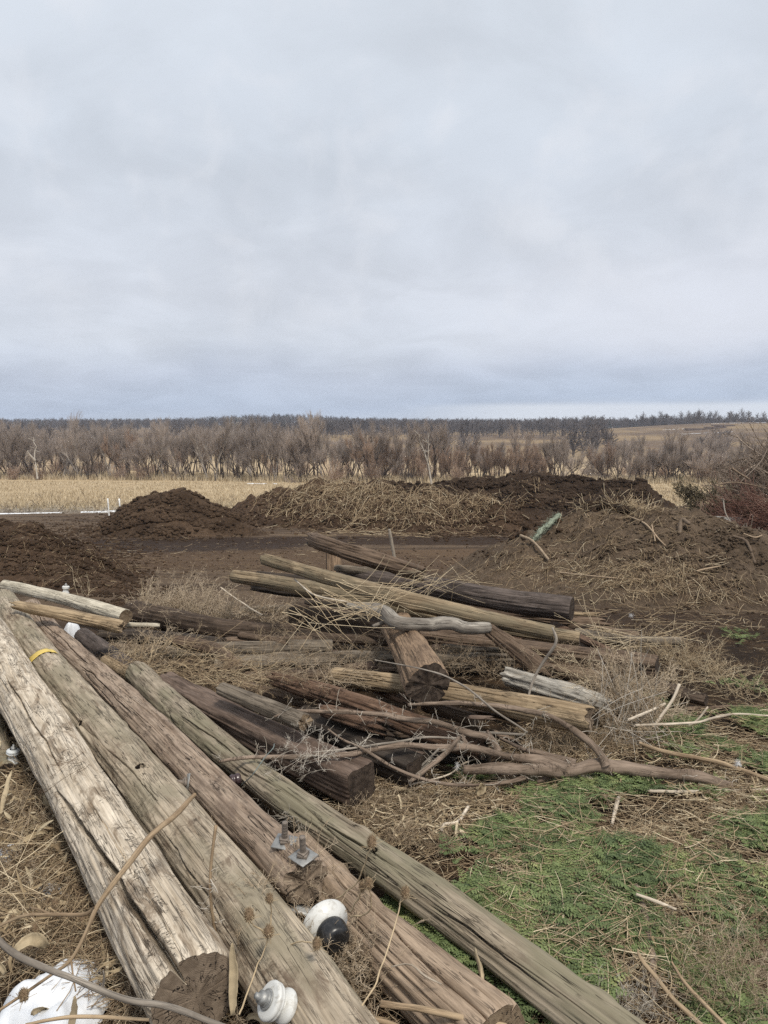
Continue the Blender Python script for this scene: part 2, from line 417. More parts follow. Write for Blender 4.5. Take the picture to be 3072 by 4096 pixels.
MOUND_INFO = {
 'left': ('dark brown dirt mound at left edge behind the far pale pole', M_soil),
 'middle': ('rounded dark dirt mound alone in front of the white posts', M_soil_mid),
 'straw': ('long straw covered dirt mound across the middle of the yard', M_soil),
 'dark': ('long blackish lumpy dirt ridge behind the straw covered mound', M_soil_black),
 'right': ('greyish brown twin humped dirt mound near the brush pile at right', M_soil_grey)}
for k, m in MOUNDS.items():
    b = m['bb']; xs = np.arange(b[0], b[1], m['res']); ys = np.arange(b[2], b[3], m['res'])
    X, Y = np.meshgrid(xs, ys); H = mound_h(k, X, Y); Z = ground_z(X, Y) + np.maximum(H, -.06)
    jit = m['res'] * .0
    idx = np.arange(X.size).reshape(X.shape)
    keep = (np.maximum.reduce([H[:-1, :-1], H[1:, :-1], H[1:, 1:], H[:-1, 1:]]) > -.05)
    Q = np.stack([idx[:-1, :-1], idx[:-1, 1:], idx[1:, 1:], idx[1:, :-1]], -1)[keep]
    used = np.unique(Q); rm = np.full(X.size, -1); rm[used] = np.arange(len(used))
    # overhanging lumps: push the surface sideways a little
    jx = .6 * m['res'] * noise3(X * 5, Y * 5, 1.) ; jy = .6 * m['res'] * noise3(X * 5, Y * 5, 9.)
    V = np.stack([X + jx, Y + jy, Z], -1).reshape(-1, 3)[used]; o0 = np.array([(b[0] + b[1]) / 2, (b[2] + b[3]) / 2, 0.])
    o = link('dirt_mound', make_mesh('dirt_mound', V - o0, rm[Q]), MOUND_INFO[k][1], None, o0)
    tag(o, MOUND_INFO[k][0], 'dirt mound', 'dirt mounds')
# ------------------------------------------------------------------ distant trees
def bark_mat(name, a, b_):
    m, N, b = new_mat(name)
    n = N.noise(obj_co(N), 1.2, 4, .6)
    r = N.node('ShaderNodeObjectInfo').outputs['Random']
    c = N.mix(N.smooth(n, .35, .65), a, b_)
    c = N.mix(1.0, c, N.ramp(r, [(0, .8), (1, 1.25)]), 'MULTIPLY')
    N.set(b.inputs['Base Color'], c); return m
MB_grey = bark_mat('grey_bark', (.29, .24, .205), (.41, .35, .31))
MB_brown = bark_mat('brown_bark', (.070, .053, .043), (.115, .09, .074))
MB_pale = bark_mat('pale_bark', (.30, .27, .24), (.42, .385, .35))
MB_red = bark_mat('reddish_twig_bark', (.29, .205, .155), (.39, .295, .23))
MB_white = bark_mat('white_dead_wood', (.34, .31, .27), (.47, .44, .39))
def branch_tree(seed, H, stems, lean, crown0, limbs, subs, twigs, rtrunk, rtwig, up=.6):
    g = np.random.default_rng(seed)
    S = np.c_[g.normal(0, .25 * (stems > 1), (stems, 2)), np.zeros(stems) - .2]
    D = np.c_[g.normal(0, lean, (stems, 2)), np.ones(stems)]
    P0 = wander(S, D, H * g.uniform(.72, .95, stems), 8, .16, 0, g)
    def kids(P, n, lo, hi, L, outw, curl, k):
        m = P.shape[0]; t = g.uniform(lo, hi, (m, n)); f = t * (P.shape[1] - 1); i = np.minimum(f.astype(int), P.shape[1] - 2); fr = (f - i)[..., None]
        ar = np.arange(m)[:, None]
        st = P[ar, i] * (1 - fr) + P[ar, i + 1] * fr; tg = P[ar, i + 1] - P[ar, i]; tg /= np.linalg.norm(tg, axis=2, keepdims=True)
        rd = g.normal(0, 1, (m, n, 3)); rd /= np.linalg.norm(rd, axis=2, keepdims=True)
        d = tg * 1.0 + rd * outw * np.array([1, 1, .5]) + np.array([0, 0, up * .8])
        ln = L * (1.15 - .6 * t) * g.uniform(.6, 1.15, (m, n))
        return wander(st.reshape(-1, 3), d.reshape(-1, 3), ln.ravel(), k, curl, 0, g)
    P1 = kids(P0, limbs, crown0, .99, H * .42, .72, .15, 6)
    P2 = kids(P1, subs, .15, 1, H * .23, .55, .12, 5)
    P3 = kids(P2, twigs, .15, 1, H * .14, .5, .10, 3)
    tr = MB(); cr = MB()
    tubes(tr, P0, 1.35 * rtrunk * np.linspace(1, .22, 8)[None] * g.uniform(.7, 1.1, (stems, 1)), 6)
    tubes(tr, P1, rtrunk * .42 * np.linspace(1, .25, 6)[None], 4)
    tubes(cr, P2, rtwig * 1.8 * np.linspace(1, .5, 5)[None], 3)
    tubes(cr, P3, rtwig * .8 * np.linspace(1, .5, 3)[None], 3)
    return tr, cr
def make_tree(name, label, cat, group, args, mt, mc):
    tr, cr = branch_tree(*args)
    root = bpy.data.objects.new(name, None); col.objects.link(root); root.empty_display_size = .5
    tag(root, label, cat, group)
    tr.build('trunk', mt, root); cr.build('crown', mc, root)
    return root
def dup(o, parent=None):
    c = o.copy(); col.objects.link(c); c.parent = parent
    for ch in o.children: dup(ch, c)
    return c
GB = 'bare trees in the belt beyond the field'
protos = []
for i, (args, mt, mc, lab) in enumerate([
    ((11, 8.6, 5, .26, .42, 9, 8, 9, .11, .013, .8), MB_brown, MB_grey, 'bare grey brown tree in the belt behind the dry field'),
    ((12, 9.2, 3, .20, .46, 9, 8, 9, .13, .013, .9), MB_brown, MB_grey, 'bare grey brown tree in the belt behind the dry field'),
    ((13, 8.4, 6, .32, .42, 8, 8, 8, .10, .013, .7), MB_brown, MB_grey, 'bare grey brown tree in the belt behind the dry field'),
    ((14, 7.6, 4, .24, .24, 10, 9, 8, .10, .013, 1.1), MB_brown, MB_red, 'bare reddish brown willowy tree in the belt behind the field'),
    ((15, 6.8, 5, .28, .18, 9, 9, 8, .09, .013, 1.2), MB_brown, MB_red, 'bare reddish brown willowy tree in the belt behind the field'),
    ((16, 9.8, 2, .14, .42, 12, 8, 7, .14, .013, 1.1), MB_pale, MB_grey, 'bare pale trunked tree rising above the belt behind the field'),
    ((17, 8.8, 4, .30, .42, 9, 7, 9, .12, .013, .6), MB_brown, MB_grey, 'bare dark leaning tree in the belt behind the dry field'),
    ]):
    o = make_tree('bare_tree', lab, 'tree', GB, args, mt, mc); protos.append(o)
used = set()
def place(i, x, y, s=1.0, rz=None):
    o = protos[i] if i not in used else dup(protos[i]); used.add(i)
    o.location = (x, y, float(ground_z(x, y)) - .1); o.rotation_euler = (0, 0, rng.uniform(0, 6.28) if rz is None else rz); o.scale = (s * .78, s * .78, s * rng.uniform(.92, 1.12))
    return o
def belt_y(px):   # distance of the belt's near edge along the picture
    return np.interp(px, [-300, 0, 800, 1200, 1700, 2100, 2300, 3400], [128, 128, 122, 113, 106, 104, 104, 108])
cnt = 0
for row, (n, off, wid) in enumerate([(104, 0, 6), (90, 9, 12), (70, 24, 40)]):
    for j in range(n):
        px = -420 + (j + rng.uniform(-.45, .45)) * (3900 / n)
        y = float(belt_y(px)) + off + rng.uniform(0, wid)
        x = (px - 1536) / FPX * y
        if 2230 < px < 2500 and row < 2 and rng.random() < .6: continue
        if px < 1450: w = [3, 4, 2, .6, .5, 1.5, 2]
        elif px < 2200: w = [1, .5, 1, 5, 5, .3, .6]
        else: w = [2.5, 1, 3, 1.2, 1.2, .3, 3]
        w = np.array(w); i = int(rng.choice(7, p=w / w.sum()))
        sc = 1.04 * rng.uniform(.62, 1.10) * float(np.interp(px, [0, 600, 1450, 1900, 3072], [.98, 1.03, .98, .72, .76]))
        place(i, x, y, sc); cnt += 1
# the two trees one can tell apart
def dead_tree(px, py_base, d, label, shape, r0, mat):
    root = bpy.data.objects.new('dead_tree', None); col.objects.link(root); tag(root, label, 'tree')
    mb = MB(); b0 = at_d(px, py_base, d)
    for k, pl in enumerate(shape):
        P = np.array([at_d(a, b, d + c) for a, b, c in pl]) - b0; P = spline(P, 12)
        tubes(mb, P[None], (r0[k] * np.linspace(1, .3, 12))[None], 6)
        if k: 
            st = P[rng.integers(4, 12, 6)]; tubes(mb, wander(st, rng.normal(0, 1, (6, 3)) + [0, 0, .6], 1.0, 5, .2), .03, 3)
    root.location = b0; mb.build('trunk', mat, root)
dead_tree(130, 1915, 121, 'broken white dead tree at left with one snapped slanting limb', [[(150, 1915, 0), (143, 1860, 0), (138, 1835, 0)], [(140, 1842, 0), (122, 1822, -.5), (108, 1804, -1)], [(138, 1838, 0), (140, 1800, .5), (147, 1790, .4), (133, 1765, .6), (136, 1748, .6)]], (.16, .2, .11), MB_white)
dead_tree(1725, 1945, 101, 'slim white barked bare tree in front of the reddish trees', [[(1727, 1945, 0), (1718, 1885, 0), (1712, 1855, 0), (1700, 1820, 0)], [(1712, 1855, 0), (1695, 1800, .4), (1682, 1775, .4), (1678, 1740, .4)], [(1710, 1850, 0), (1714, 1800, -.4), (1712, 1755, -.4)]], (.17, .08, .09), MB_white)
# shrubs and saplings along the foot of the belt
GS = 'leafless shrubs at the foot of the tree belt'
def make_shrub(seed, H, n, mc, lab):
    g = np.random.default_rng(seed); root = bpy.data.objects.new('leafless_shrub', None); col.objects.link(root); tag(root, lab, 'shrub', GS)
    D = np.c_[g.normal(0, .45, (n, 2)), np.ones(n)]; P = wander(np.c_[g.normal(0, .35, (n, 2)), np.zeros(n)], D, H * g.uniform(.5, 1, n), 6, .12, 0, g)
    mb = MB(); tubes(mb, P, .018 * np.linspace(1, .5, 6)[None], 3)
    i = g.integers(0, n, n * 9); k = g.integers(1, 5, n * 9); tubes(mb, wander(P[i, k], P[i, k + 1] - P[i, k] + g.normal(0, .25, (n * 9, 3)), H * .3, 4, .12, 0, g), .012, 3)
    mb.build('branches', mc, root); return root
sh = [make_shrub(31, 2.6, 26, MB_red, 'low reddish leafless shrub at the foot of the tree belt'), make_shrub(32, 2.0, 30, MB_grey, 'low grey leafless shrub at the foot of the tree belt'), make_shrub(33, 3.4, 30, MB_red, 'low reddish leafless shrub at the foot of the tree belt')]
for j in range(40):
    px = rng.uniform(-300, 3400); y = float(belt_y(px)) + rng.uniform(-2.5, 10); x = (px - 1536) / FPX * y
    o = sh[j] if j < 3 else dup(sh[int(rng.integers(3))]); s = rng.uniform(.6, 1.3)
    o.location = (x, y, float(ground_z(x, y)) - .05); o.scale = (s, s, s); o.rotation_euler = (0, 0, rng.uniform(0, 6))
for j in range(60):
    px = rng.uniform(-350, 3450); y = float(belt_y(px)) + rng.uniform(16, 50); x = (px - 1536) / FPX * y
    o = dup(sh[int(rng.integers(3))]); s = rng.uniform(.8, 1.7); o.location = (x, y, float(ground_z(x, y)) - .05); o.scale = (s, s, s); o.rotation_euler = (0, 0, rng.uniform(0, 6))
# far woods over the hills, uncountable: one mass of bare trees and one of cedars
def far_woods(n, px0, px1, d0, d1, hmin, hmax, ntw, rt, keep, g=np.random.default_rng(5)):
    mb = MB(); px = g.uniform(px0, px1, n * 3); d = np.sqrt(g.uniform(d0 ** 2, d1 ** 2, n * 3)); x = (px - 1536) / FPX * d
    ok = keep(px, d, x); px, d, x = px[ok][:n], d[ok][:n], x[ok][:n]; n = len(x); z = ground_z(x, d)
    H = g.uniform(hmin, hmax, n); B = np.c_[x, d, z]
    P0 = wander(B, np.c_[g.normal(0, .1, (n, 2)), np.ones(n)], H * .8, 4, .08, 0, g); tone = g.uniform(0, 1, n)
    tubes(mb, P0, .16, 3, tone)
    i = np.repeat(np.arange(n), ntw); t = g.uniform(.15, .98, n * ntw); f = t * 3; k = np.minimum(f.astype(int), 2); fr = (f - k)[:, None]
    st = P0[i, k] * (1 - fr) + P0[i, k + 1] * fr; dd = g.normal(0, 1, (n * ntw, 3)); dd[:, 2] = np.abs(dd[:, 2]) + .5
    tubes(mb, wander(st, dd, H[i] * .38 * (1.15 - .6 * t), 3, .1, 0, g), rt, 3, tone[i])
    return mb
m_fw = stalk_mat('far_bare_twigs', [(0, (.075, .062, .056)), (.5, (.11, .092, .084)), (1, (.165, .14, .128))])
def k1(px, d, x):
    n = noise3(px / 260., d / 90., 1.)
    hill = (px > 2420) & (d < 600) & (d > 330)
    fld = (np.abs(d - 760) < 55) & (px > 750) & (px < 1450)
    return (~hill) & (~fld) & ((d > 640) | (px > 1350) & (d > 430) & (px < 2900) | (n > .35))
far_woods(6000, -500, 3500, 250, 1000, 7, 13, 24, .11, k1).build('far_bare_woods', m_fw)
tag(col.objects['far_bare_woods'], 'grey bare woods covering the hills up to the horizon', None, None, 'stuff')
def k2(px, d, x): return (px > 2550) & (d > 560) & (d < 700)
far_woods(160, 2400, 3500, 560, 700, 8, 13, 60, .07, k2).build('hilltop_bare_woods', m_fw)
tag(col.objects['hilltop_bare_woods'], 'bare woods along the top of the right hand hill', None, None, 'stuff')
m_ev, N, b = new_mat('cedar_green'); N.set(b.inputs['Base Color'], N.mix(N.noise(obj_co(N), .2, 3), (.022, .032, .018), (.05, .062, .035)))
def cedars(n, g=np.random.default_rng(9)):
    mb = MB(); px = g.uniform(-500, 3500, n); d = g.uniform(700, 980, n)
    s = noise3(px / 120., 3., 2.) + g.normal(0, .2, n) > .0; px, d = px[s], d[s]; x = (px - 1536) / FPX * d; z = ground_z(x, d); n = len(x)
    H = g.uniform(4, 9.5, n); m = 70
    t = g.uniform(0, 1, (n, m)); a = g.uniform(0, 6.28, (n, m)); r = (1 - t) * H[:, None] * .32 * g.uniform(.5, 1, (n, m)) + .1
    C = np.stack([x[:, None] + r * np.cos(a), d[:, None] + r * np.sin(a), z[:, None] + t * H[:, None]], -1).reshape(-1, 1, 3)
    o = g.normal(0, 1, (n * m, 3, 3)) * .75
    V = (C + o).reshape(-1, 3); mb.add(V, None, np.arange(len(V)).reshape(-1, 3)); return mb
cedars(420).build('far_cedars', m_ev); tag(col.objects['far_cedars'], 'dark evergreen cedars scattered along the far ridge', None, None, 'stuff')

# ------------------------------------------------------------------ far buildings
def plain(name, c, rough=.7, spec=.3, metal=0.0, var=.15, sc=8):
    m, N, b = new_mat(name); n = N.noise(obj_co(N), sc, 4, .6)
    N.set(b.inputs['Base Color'], N.mix(1.0, c, N.ramp(n, [(.3, 1 - var), (.7, 1 + var)]), 'MULTIPLY'))
    b.inputs['Roughness'].default_value = rough; b.inputs['Specular IOR Level'].default_value = spec; b.inputs['Metallic'].default_value = metal
    bump(N, b, n, .15, .01); return m
def box_part(name, c0, c1, mat, parent, bev=0):
    x0, y0, z0 = c0; x1, y1, z1 = c1
    V = [(x0, y0, z0), (x1, y0, z0), (x1, y1, z0), (x0, y1, z0), (x0, y0, z1), (x1, y0, z1), (x1, y1, z1), (x0, y1, z1)]
    Q = [(0, 3, 2, 1), (4, 5, 6, 7), (0, 1, 5, 4), (1, 2, 6, 5), (2, 3, 7, 6), (3, 0, 4, 7)]
    return link(name, make_mesh(name, V, Q, smooth=False), mat, parent)
def gable(name, w, dp, z0, rise, ov, mat, parent, hip=0.0):
    x, y = w / 2 + ov, dp / 2 + ov
    V = [(-x, -y, z0), (x, -y, z0), (x, y, z0), (-x, y, z0), (-x + hip, 0, z0 + rise), (x - hip, 0, z0 + rise)]
    V += [(a, b, c - .35) for a, b, c in V]
    Q = [(0, 1, 5, 4), (2, 3, 4, 5), (7, 6, 10, 11), (9, 8, 11, 10), (0, 6, 7, 1), (2, 8, 9, 3)]; T = [(3, 0, 4), (1, 2, 5), (6, 9, 10), (8, 7, 11)]
    Q += [(0, 3, 9, 6), (1, 7, 8, 2)]
    return link(name, make_mesh(name, V, Q, T, smooth=False), mat, parent)
m_white = plain('white_siding', (.62, .60, .57)); m_roof = plain('dark_roof', (.10, .095, .09)); m_pane = plain('dark_pane', (.06, .07, .08), .2, .5)
hs = bpy.data.objects.new('farmhouse', None); col.objects.link(hs); p = at_d(938, 1700, 780); hs.location = (p[0], 780, at_d(938, 1692, 780)[2])
tag(hs, 'long white farmhouse with dark roof on the far ridge', 'house')
box_part('wall', (-13, -5, -4), (13, 5, 3.0), m_white, hs); gable('roof', 26, 10, 3.0, 3.0, .9, m_roof, hs, 4.0)
for wx in (-10, -6, -2, 3, 7, 10.5): box_part('window', (wx - .7, -5.12, .9), (wx + .7, -5.01, 2.2), m_pane, hs)
box_part('porch', (-12, -7.5, -.2), (-5, -5.02, .3), m_white, hs)
m_gsh = plain('green_paint', (.035, .075, .04)); shd = bpy.data.objects.new('green_shed', None); col.objects.link(shd)
p = at_d(2986, 1731, 470); shd.location = p; tag(shd, 'small green shed standing on the right hand hill', 'shed')
box_part('wall', (-2.6, -1.5, -1), (2.6, 1.5, 1.7), m_gsh, shd); gable('roof', 5.2, 3, 1.7, .5, .2, m_gsh, shd); box_part('opening', (-2.2, -1.56, -.2), (.4, -1.51, 1.2), m_pane, shd)
m_snow, N, b = new_mat('snow'); nn = N.noise(obj_co(N), 18, 5, .6); N.set(b.inputs['Base Color'], N.mix(N.smooth(nn, .6, .8), (.72, .74, .77), (.50, .49, .46)))
b.inputs['Roughness'].default_value = .6; b.inputs['Subsurface Weight'].default_value = .3; b.inputs['Subsurface Radius'].default_value = (.03, .03, .03); bump(N, b, nn, .5, .008)
# stacked pipe rows and thin snow strips
def strip(name, pts, w, h, label, mat=m_snow, d=None, cat=None, kind='stuff', seed=0, nseg=70):
    P = np.array([at_d(a, b_, c) for a, b_, c in pts]); P = spline(P, nseg); P[:, 2] = surf_z(P[:, 0], P[:, 1]) + .01
    P[:, 1] += w * .5 * noise3(P[:, 0] * 1.3, 1., seed)
    ww = w * np.clip(.30 + 1.1 * noise3(P[:, 0] * 1.1, 5., seed + 2.), .0, 1.4); V = []
    for k, a in enumerate(np.linspace(-1, 1, 7)):
        V.append(P + np.c_[np.zeros(nseg), a * ww, h * (1 - a * a) * (ww > w * .1)[:] - .02])
    V = np.stack(V, 1); idx = np.arange(nseg * 7).reshape(nseg, 7)
    Q = np.stack([idx[:-1, :-1], idx[1:, :-1], idx[1:, 1:], idx[:-1, 1:]], -1).reshape(-1, 4); o0 = P[nseg // 2]
    o = link(name, make_mesh(name, V.reshape(-1, 3) - o0, Q), mat, None, o0); tag(o, label, cat, None, kind); return o
strip('snow_strip', [(-250, 2062, 35.5), (60, 2056, 36.3), (250, 2047, 37.3)], .20, .05, 'thin broken strip of snow along the field edge at left', nseg=160)
strip('snow_strip', [(325, 2043, 37.4), (400, 2040, 37.7), (465, 2036, 38.2)], .30, .07, 'thicker streak of snow by the two white posts', seed=3)
strip('snow_strip', [(990, 1932, 104), (1050, 1933, 103.5), (1110, 1935, 103)], .4, .1, 'short line of snow at the foot of the trees', seed=5)
for a, b_, w_, y_, s_ in ((2725, 2930, 1.0, 430, 1), (2840, 3060, 1.0, 520, 2), (2650, 2760, 1.0, 480, 6)):
    strip('snow_strip', [(a, 1740, y_), ((a + b_) / 2, 1740, y_), (b_, 1740, y_)], w_, .12, 'long thin snow drift across the right hand hill' if s_ == 1 else 'faint broken snow drift near the green shed' if s_ == 2 else 'short snow drift where the hill meets the woods', seed=s_)
m_rust = plain('rusty_metal', (.10, .07, .055))
for j, (px, py, d_) in enumerate(((2790, 1735, 460), (2870, 1732, 465), (2900, 1725, 480))):
    mb = MB(); c = at_d(px, py, d_)
    for i in range(9):
        L = rng.uniform(9, 15); o_ = np.array([rng.uniform(-2, 2), i * .5, .35 * (i % 3)]); tubes(mb, (np.array([[-L / 2, 0, 0], [0, 0, 0], [L / 2, 0, 0]]) + o_)[None], .28, 6, caps=True)
    c[2] = float(ground_z(c[0], c[1])) + .3; o = mb.build('pipe_stack', m_rust, None, None); o.location = c
    tag(o, ('rusty pipe stack at left end of the row on the hill', 'rusty pipe stack at the middle of the row on the hill', 'rusty pipe stack nearest the green shed')[j], 'pipe stack', 'pipe stacks on the hill')
m_wp = plain('white_plastic', (.74, .74, .72), .5)
for px, py0, py1, d_, lab in ((436, 2042, 1995, 34.5, 'left white marker post beside the rounded dirt mound'), (482, 2045, 1996, 31.5, 'right white marker post beside the rounded dirt mound'), (2104, 1945, 1914, 40, 'small white marker post behind the blackish dirt ridge')):
    a = at_d(px, py0, d_); a[2] = float(surf_z(np.array([a[0]]), np.array([a[1]]))[0]) - .1; tp = at_d(px - 5, py1, d_); mb = MB()
    P = spline(np.array([a, tp]), 5) - a; tubes(mb, P[None], .032 if d_ < 39 else .028, 8, caps=True); o = mb.build('marker_post', m_wp); o.location = a; tag(o, lab, 'post', 'white marker posts')
    cb = MB(); tubes(cb, np.stack([P[-1] - [0, 0, .05], P[-1] + [0, 0, .015]])[None], .038, 8, caps=True); cb.build('cap', m_wp, o)

# ------------------------------------------------------------------ dry grass of the field
def blades(n, sample, hmin, hmax, w, g, lean=.35):
    x, y = sample(n); z = ground_z(x, y); H = g.uniform(hmin, hmax, len(x)); a = g.uniform(0, 6.28, len(x)); l = g.normal(0, lean, (len(x), 2))
    B = np.c_[x, y, z - .01]; dx = np.c_[np.cos(a), np.sin(a), np.zeros(len(x))] * (w * y / 60)[:, None] * .5
    Tp = B + np.c_[l * H[:, None], H]; V = np.stack([B - dx, B + dx, Tp], 1).reshape(-1, 3)
    return V, np.arange(len(V)).reshape(-1, 3), np.repeat(g.uniform(0, 1, len(x)), 3)
gg = np.random.default_rng(3)
def samp(n):
    y = gg.uniform(39.5, 104, n * 2) ; y = 39.5 + (gg.uniform(0, 1, n * 2) ** 1.6) * 78; x = (gg.uniform(-350, 3400, n * 2) - 1536) / FPX * y
    k = (y > 40 + 2.5 * noise3(x * .35, y * .35, 0.)) & ((noise3(x * .25, y * .12, 3.) > -.35) | (gg.random(n * 2) < .3)); return x[k][:n], y[k][:n]
mb = MB(); V, T, c = blades(60000, samp, .10, .34, .05, gg); mb.add(V, None, T, c)
m_fg = stalk_mat('field_grass', [(0, (.30, .235, .15)), (.5, (.47, .385, .26)), (1, (.62, .53, .38))])
tag(mb.build('field_grass', m_fg), 'short tan dry grass standing across the field', None, None, 'stuff')
def samp2(n):
    px = gg.uniform(-400, 3450, n); y = belt_y(px) + gg.uniform(-2, 22, n); return (px - 1536) / FPX * y, y
mb = MB(); V, T, c = blades(26000, samp2, .5, 1.3, .07, gg, .2); mb.add(V, None, T, c)
tag(mb.build('tall_grass', m_fg), 'taller tan grass along the foot of the tree belt', None, None, 'stuff')

# ------------------------------------------------------------------ air
zm, N, b = new_mat('haze_air'); N.n.clear()
out = N.node('ShaderNodeOutputMaterial'); pv = N.node('ShaderNodeVolumePrincipled'); pv.inputs['Color'].default_value = (.80, .86, 1, 1); pv.inputs['Density'].default_value = .0003
pv.inputs['Anisotropy'].default_value = 0.2
N.l.new(pv.outputs[0], out.inputs['Volume'])
hz = box_part('haze', (-1200, -1200, -60), (1200, 1200, 34), zm, None); tag(hz, None, None, None, 'stuff')
# ------------------------------------------------------------------ wood
def wood_mat(name, a, b_, stain=(.06, .045, .035), stain_amt=.35, crack=.8, grain=1.0, moss=None, cross=0.0, rough=.85, crackcol=(.022, .016, .012), bd=.0045):
    m, N, b = new_mat(name); w = attr(N, 'wood', 1); r = N.node('ShaderNodeObjectInfo').outputs['Random']
    off = N.node('ShaderNodeCombineXYZ'); N.set(off.inputs[0], N.math('MULTIPLY', r, 31.0)); N.set(off.inputs[1], N.math('MULTIPLY', r, 17.0))
    w = N.vmath('ADD', w, off.outputs[0])
    def mp(sx_, sy_):
        n = N.node('ShaderNodeMapping'); N.l.new(w, n.inputs[0]); n.inputs['Scale'].default_value = (sx_, sy_, sy_); return n.outputs[0]
    g1 = N.noise(mp(5, 110 * grain), 1, 6, .7, .2); g2 = N.noise(mp(2.2, 28 * grain), 1, 5, .6, .3); g3 = N.noise(mp(2.2, 6), 1, 5, .65, .8)
    c = N.mix(N.smooth(N.math('ADD', N.math('MULTIPLY', g2, .55), N.math('MULTIPLY', g3, .45)), .36, .62), a, b_)
    c = N.mix(1.0, c, N.ramp(g1, [(.28, .58), (.5, 1.0), (.72, 1.32)]), 'MULTIPLY')
    st = N.smooth(N.noise(mp(2.6, 8), 1, 8, .74, 1.4), .50, .63)
    c = N.mix(N.math('MULTIPLY', st, stain_amt), c, stain)
    if moss: c = N.mix(N.math('MULTIPLY', N.smooth(N.noise(mp(1.5, 5), 1.3, 4, .6), .42, .62), .75), c, moss)
    ck = N.noise(mp(1.1, 32), 1, 3, .55, .2); ck = N.math('ABSOLUTE', N.math('SUBTRACT', ck, .5))
    msk = N.smooth(N.noise(mp(1.8, 7), 1.7, 3, .5), .42, .56)
    ln = N.math('MULTIPLY', N.math('SUBTRACT', 1.0, N.smooth(ck, .003, .013)), msk)
    ck2 = N.noise(mp(3.5, 75), 1, 3, .5, .2); ln2 = N.math('MULTIPLY', N.math('SUBTRACT', 1.0, N.smooth(N.math('ABSOLUTE', N.math('SUBTRACT', ck2, .5)), .006, .03)), N.smooth(N.noise(mp(4, 12), 1, 3, .5), .5, .6))
    ln = N.math('MULTIPLY', N.math('MAXIMUM', ln, N.math('MULTIPLY', ln2, .6)), crack)
    if cross:
        cr = N.noise(mp(26, 9), 1, 4, .6, .6); cr = N.math('SUBTRACT', 1.0, N.smooth(N.math('ABSOLUTE', N.math('SUBTRACT', cr, .5)), .004, .02))
        ln = N.math('MAXIMUM', ln, N.math('MULTIPLY', N.math('MULTIPLY', cr, N.smooth(N.noise(mp(2.5, 6), 1.9, 4, .6), .5, .62)), cross))
    c = N.mix(ln, c, crackcol); c = N.mix(1.0, c, (1.03, 1.0, .955), 'MULTIPLY')
    N.set(b.inputs['Base Color'], c); b.inputs['Roughness'].default_value = rough
    h = N.math('SUBTRACT', N.math('ADD', N.math('MULTIPLY', g1, .35), N.math('MULTIPLY', g2, .6)), N.math('MULTIPLY', ln, 1.1))
    bump(N, b, h, .9, bd); return m
W_white = wood_mat('whitewashed_wood', (.37, .315, .245), (.60, .54, .455), (.17, .125, .085), .75, .8, 1, None, .9)
W_greygreen = wood_mat('grey_green_wood', (.27, .225, .17), (.43, .375, .30), (.13, .095, .07), .85, .75, .8, (.24, .215, .16), .35)
W_brown = wood_mat('purplish_brown_wood', (.19, .142, .108), (.335, .27, .215), (.09, .065, .055), .4, 1.0, 1.2)
W_green = wood_mat('mossy_grey_wood', (.19, .16, .12), (.33, .285, .225), (.10, .075, .055), .4, 1.0, 1.0, (.19, .178, .125))
W_tanbrown = wood_mat('red_brown_wood', (.20, .15, .108), (.345, .27, .205), (.10, .07, .05), .35, 1.0, 1.1)
W_tan = wood_mat('ochre_wood', (.22, .165, .105), (.37, .29, .195), (.12, .085, .055), .45, 1.0, .8)
W_palegrey = wood_mat('pale_grey_wood', (.38, .35, .285), (.58, .545, .46), (.16, .14, .11), .45, .5, .8, None, .3)
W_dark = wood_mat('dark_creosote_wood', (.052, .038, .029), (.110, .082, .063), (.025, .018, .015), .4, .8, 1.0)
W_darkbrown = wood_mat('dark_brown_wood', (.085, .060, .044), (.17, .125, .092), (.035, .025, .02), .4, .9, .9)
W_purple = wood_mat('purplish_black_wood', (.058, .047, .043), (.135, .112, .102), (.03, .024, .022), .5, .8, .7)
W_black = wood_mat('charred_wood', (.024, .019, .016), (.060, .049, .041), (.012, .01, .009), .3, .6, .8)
W_timber = wood_mat('brown_timber', (.080, .057, .045), (.165, .124, .102), (.045, .032, .026), .5, .5, .7)
W_greyw = wood_mat('weathered_grey_wood', (.095, .079, .063), (.205, .176, .142), (.06, .048, .038), .45, .9, .9)
W_oldtan = wood_mat('green_tan_wood', (.165, .125, .082), (.32, .255, .172), (.075, .058, .04), .45, .8, .8, (.175, .15, .105))
W_bark = wood_mat('reddish_bark', (.085, .052, .036), (.175, .115, .082), (.05, .035, .028), .3, 1.0, .5, None, .6, .9, (.02, .014, .01), .014)
W_silver = wood_mat('silver_driftwood', (.14, .125, .11), (.33, .31, .28), (.10, .085, .075), .4, .8, .7)
W_whitewx = wood_mat('bleached_wood', (.22, .205, .18), (.46, .44, .40), (.15, .13, .11), .5, .9, .9)
W_orange = wood_mat('fibrous_tan_brown_wood', (.145, .10, .068), (.285, .205, .14), (.075, .05, .035), .4, 1.0, 1.3, None, .35)
